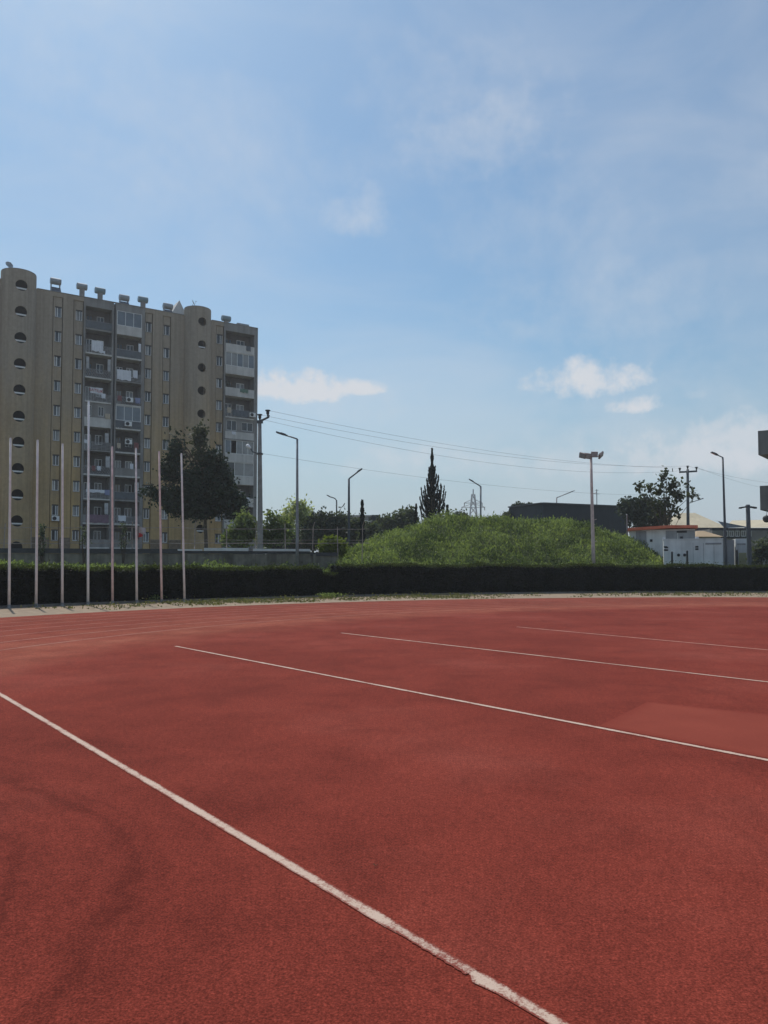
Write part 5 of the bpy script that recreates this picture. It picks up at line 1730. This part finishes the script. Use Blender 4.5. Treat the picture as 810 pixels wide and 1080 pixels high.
base = at(748, 600, 80); base.z = 0
th2 = thing('tan_roofed_shed', base, 'low shed with a tan sloping roof behind the white container', 'shed')
mb = MB(); r0, r1, r2 = at(734, 566, 80) - base, at(735, 560, 83) - base, at(763, 566, 80) - base
mb.poly([r0, r2, (r1 + Vector((.8, 0, 0))), r1]); mb.poly([r2, r2 + Vector((0, 6, 0)), r1 + Vector((.8, 0, 0))]); mb.poly([r0, r1, r1 + Vector((.8, 0, 0)), r2 + Vector((0, 6, 0)), r0 + Vector((0, 6, 0))])
mb.build('roof', 'tan roof', th2)
mb = MB(); mb.box(r0.x + .1, r2.x - .2, .15, 5.8, 0, r0.z - .04); mb.build('wall', 'beige steel', th2)

base = at(790, 600, 100); base.z = 0
lh = thing('long_hall', base, 'long low hall with beige and grey roof above a dark window band', 'building')
mb = MB()
r0, r1, r2, r3 = q_(0, 0, 112), None, None, None
def w_(u, v, Y): return at(u, v, Y) - base
mb.poly([w_(764, 556.5, 100), w_(850, 556.5, 100), w_(850, 547, 110), w_(772, 549, 110)])
mb.build('roof', 'beige roof', lh)
mb = MB(); mb.poly([w_(757, 549.5, 99.2), w_(790, 556, 98.8), w_(762, 556.8, 98.8), w_(764, 556.8, 98.8)]); mb.poly([w_(752, 548.5, 99), w_(757, 549.5, 99), w_(790, 556.2, 98.5), w_(788, 557.2, 98.5)]); mb.build('grey_roof', 'grey roof', lh)
e0, e1 = w_(750, 557, 98), w_(850, 557, 98)
mb = MB(); mb.box(e0.x, e1.x, -2.2, -1.6, w_(760, 559.2, 98).z, w_(760, 556.9, 98).z); mb.build('eave', 'eave dark', lh)
mb = MB(); mb.box(e0.x + .6, e1.x, -.9, 9, 0, w_(760, 557.3, 98).z); mb.build('wall', 'grey render', lh)
zc_ = w_(760, 562.5, 98).z
for k in range(5):
    u_ = 765.5 + k * 6.2
    x = w_(u_, 560, 99).x
    m_ = frame_mesh(.55, .75); w2_ = m_.build('window', 'white plastic', lh, loc=(x, -1.0, zc_)); m2 = MB(); m2.poly([(-.22, .03, -.32), (.22, .03, -.32), (.22, .03, .32), (-.22, .03, .32)]); m2.build('pane', 'window glass', w2_)
mb = MB(); mb.box(e0.x + .6, w_(795, 560, 98).x, -1.2, -.92, w_(760, 567.5, 98).z, w_(760, 565.8, 98).z); mb.build('ledge', 'eave dark', lh)

# leafy shrubs at the right edge
tree('rose_shrub', 56.5, 803, 0.6, [(802, 578, 4, 8), (806, 585, 6, 9), (797, 590, 5, 5)], 900, .16, 'grey leaves', 'loose brownish shrub at the right edge below the concrete stand', 'shrub', trunk=.05, clump=.16, per=10)
tree('green_shrub', 57.2, 808, 0.6, [(809, 574, 3, 7)], 260, .16, 'grey leaves', 'green shrub at the right edge of the scene behind the brown one', 'shrub', trunk=.05, clump=.14, per=10)

# concrete stand at the right edge (two cantilevered floors)
base = at(860, 600, 62); base.z = 0
st = thing('concrete_stand', base, 'grey concrete stand with two cantilevered floors at the right edge', 'building')
for (ul, vt_, vb_) in ((799.3, 454.5, 479.8), (801.3, 512.5, 538)):
    Y = 60
    a = at(ul, vt_, Y) - base; b = at(ul, vb_, Y) - base
    mb = MB()
    x2 = a.x + 11
    # floor edge skewed so its front face recedes to the left
    mb.poly([(a.x, a.y, b.z), (x2, a.y - 7, b.z), (x2, a.y - 7, a.z), (a.x, a.y, a.z)])
    mb.poly([(a.x, a.y, b.z), (a.x + 8, a.y + 10, b.z), (a.x + 8, a.y + 10, a.z), (a.x, a.y, a.z)])
    for z in (b.z, a.z - .02):
        mb.poly([(a.x, a.y, z), (x2, a.y - 7, z), (x2 + 8, a.y + 10, z), (a.x + 8, a.y + 10, z)])
    mb.poly([(x2, a.y - 7, b.z), (x2 + 8, a.y + 10, b.z), (x2 + 8, a.y + 10, a.z), (x2, a.y - 7, a.z)])
    mb.build('floor', 'stand concrete', st)
mb = MB(); mb.box(2.5, 9, -1, 6, 0, at(799, 440, 60).z); mb.build('column', 'stand concrete', st)
p = at(808.5, 547, 58.5)
r = thing('globe_lamp', p - Vector((0, 0, 0)), 'dark round lamp hanging under the lower concrete floor', 'lamp')
mb = MB(); mb.tube([(0, 0, -.30), (0, 0, -.26), (0, 0, -.14), (0, 0, 0), (0, 0, .14), (0, 0, .22), (0, 0, .26)], [.05, .16, .25, .28, .24, .14, .03], 16); mb.build('shade', 'vent dark', r, True)
mb = MB(); mb.tube([(0, 0, .2), (.05, 0, .62), (.3, .4, .7)], .04, 6); mb.build('bracket', 'dark steel', r)

# ================================================================== SKY, SUN, AIR, CAMERA
SUN_EL, SUN_AZ = math.radians(57), math.radians(-29)
w = bpy.data.worlds.new('World'); SC.world = w
w.use_nodes = True
nt = w.node_tree
nt.nodes.clear()
wo = N(nt, 'ShaderNodeOutputWorld')
bg = N(nt, 'ShaderNodeBackground'); bg.inputs['Strength'].default_value = 0.11
sky = N(nt, 'ShaderNodeTexSky', sky_type='NISHITA')
sky.sun_disc = False
sky.sun_elevation = SUN_EL
sky.sun_rotation = SUN_AZ
sky.air_density = 1.3
sky.dust_density = 1.0
sky.ozone_density = 1.0
tc = N(nt, 'ShaderNodeTexCoord')
vec = tc.outputs['Generated']
sx = N(nt, 'ShaderNodeSeparateXYZ'); nt.links.new(vec, sx.inputs[0])
az = mul(nt, sx.outputs['X'], sx.outputs['Y'], 'ARCTAN2')
el = N(nt, 'ShaderNodeMath', operation='ARCSINE'); nt.links.new(sx.outputs['Z'], el.inputs[0]); el = el.outputs[0]
wob = noise(nt, vec, 30, 8, 0.6)
wob2 = noise(nt, vec, 11, 6, 0.6)
total = None
def azel(u, v):
    d = ray(u, v).normalized()
    return math.atan2(d.x, d.y), math.asin(d.z)
CL = [(314, 412, 60, 24, .92), (378, 410, 32, 13, .75), (290, 420, 50, 8, .5), (620, 404, 68, 29, .90), (642, 396, 42, 19, .75), (676, 429, 38, 13, .85), (730, 418, 18, 8, .55), (770, 480, 130, 42, .62), (690, 474, 80, 30, .5), (590, 490, 120, 30, .56), (420, 495, 120, 18, .35), (520, 487, 150, 24, .55), (640, 468, 160, 30, .3), (700, 415, 120, 60, .2), (330, 430, 110, 40, .25),
      (376, 229, 40, 32, .46), (505, 150, 105, 60, .36), (470, 95, 140, 50, .2), (640, 330, 160, 60, .22), (230, 180, 150, 90, .16), (560, 250, 140, 60, .18), (355, 492, 28, 7, .25), (800, 275, 60, 30, .12), (180, 380, 80, 25, .2), (90, 90, 150, 110, .18), (790, 200, 60, 70, .08), (690, 500, 120, 14, .25)]
for (u_, v_, ru, rv, amp) in CL:
    a0, e0 = azel(u_, v_); ra, re = ru / F, rv / F
    da = mul(nt, mul(nt, az, a0, 'SUBTRACT'), 1 / ra)
    de = mul(nt, mul(nt, el, e0, 'SUBTRACT'), 1 / re)
    de = mul(nt, de, mul(nt, de, -1.7), 'MAXIMUM')      # flatter underside
    r2_ = mul(nt, mul(nt, da, da), mul(nt, de, de), 'ADD')
    r2_ = mul(nt, r2_, mul(nt, mul(nt, wob, .5, 'SUBTRACT'), 3.4), 'ADD')
    r2_ = mul(nt, r2_, mul(nt, mul(nt, wob2, .5, 'SUBTRACT'), 1.4), 'ADD')
    mr = N(nt, 'ShaderNodeMapRange', interpolation_type='SMOOTHSTEP')
    nt.links.new(r2_, mr.inputs[0])
    soft = -0.22 if amp > .58 else -1.1
    for i_, val in ((1, soft), (2, 1.08 if amp > .58 else 1.3), (3, amp), (4, 0.0)): mr.inputs[i_].default_value = val
    total = mr.outputs[0] if total is None else mul(nt, total, mr.outputs[0], 'MAXIMUM')
# thin high veil
sv = N(nt, 'ShaderNodeMapping'); sv.inputs['Scale'].default_value = (1, 1, 2.2); nt.links.new(vec, sv.inputs['Vector'])
veil = noise(nt, sv.outputs['Vector'], 3.0, 6, 0.56, .5)
vr = N(nt, 'ShaderNodeMapRange'); nt.links.new(veil, vr.inputs[0])
for i_, val in ((1, .38), (2, .72), (3, 0.02), (4, 0.36)): vr.inputs[i_].default_value = val
total = mul(nt, total, vr.outputs[0], 'ADD')
CLOUD = (6.0, 6.3, 6.75)
skyb = mixc(nt, 1.0, sky.outputs['Color'], (0.655, 0.83, 0.915), 'MULTIPLY')
hz_ = N(nt, 'ShaderNodeMapRange', interpolation_type='SMOOTHSTEP'); nt.links.new(el, hz_.inputs[0])
for i_, val in ((1, -.02), (2, .30), (3, 0.88), (4, 0.0)): hz_.inputs[i_].default_value = val
skyb = mixc(nt, hz_.outputs[0], skyb, (4.0, 4.75, 5.7))       # dusty air low over the horizon
skyc = mixc(nt, total, skyb, CLOUD)
nt.links.new(skyc, bg.inputs['Color'])
nt.links.new(bg.outputs[0], wo.inputs['Surface'])

sl = bpy.data.lights.new('sun', 'SUN')
sl.energy = 3.0; sl.angle = math.radians(0.5); sl.color = (1, .955, .88)
so = bpy.data.objects.new('sun', sl); COL.objects.link(so)
sd = Vector((math.sin(SUN_AZ) * math.cos(SUN_EL), math.cos(SUN_AZ) * math.cos(SUN_EL), math.sin(SUN_EL)))
so.rotation_euler = sd.to_track_quat('Z', 'Y').to_euler()
so.location = (0, 0, 60)

m, hnt, hout = nodes('air')
pv = N(hnt, 'ShaderNodeVolumePrincipled')
pv.inputs['Color'].default_value = (0.93, 0.94, 0.96, 1)
pv.inputs['Density'].default_value = 0.0005
pv.inputs['Anisotropy'].default_value = 0.3
hnt.links.new(pv.outputs['Volume'], hout.inputs['Volume'])
MATS['air'] = m
mb = MB(); mb.box(-3100, 3100, -3100, 3100, -1.0, 42)
tag(mb.build('haze', 'air'), 'thin pale summer haze in the air over the whole place', kind='stuff')

cam = bpy.data.cameras.new('camera')
cam.sensor_fit = 'VERTICAL'; cam.sensor_height = 24; cam.lens = 24 * F / 1080
cam.shift_y = (V0 - 540) / 1080
cam.clip_start = 0.05; cam.clip_end = 8000
co = bpy.data.objects.new('camera', cam); COL.objects.link(co)
co.location = (0, 0, EYE); co.rotation_euler = (PI / 2 + TH, 0, 0)
SC.camera = co
vs = SC.view_settings
vs.view_transform = 'Standard'; vs.look = 'None'; vs.exposure = 0; vs.gamma = 1; vs.use_curve_mapping = False
SC.cycles.max_bounces = 6
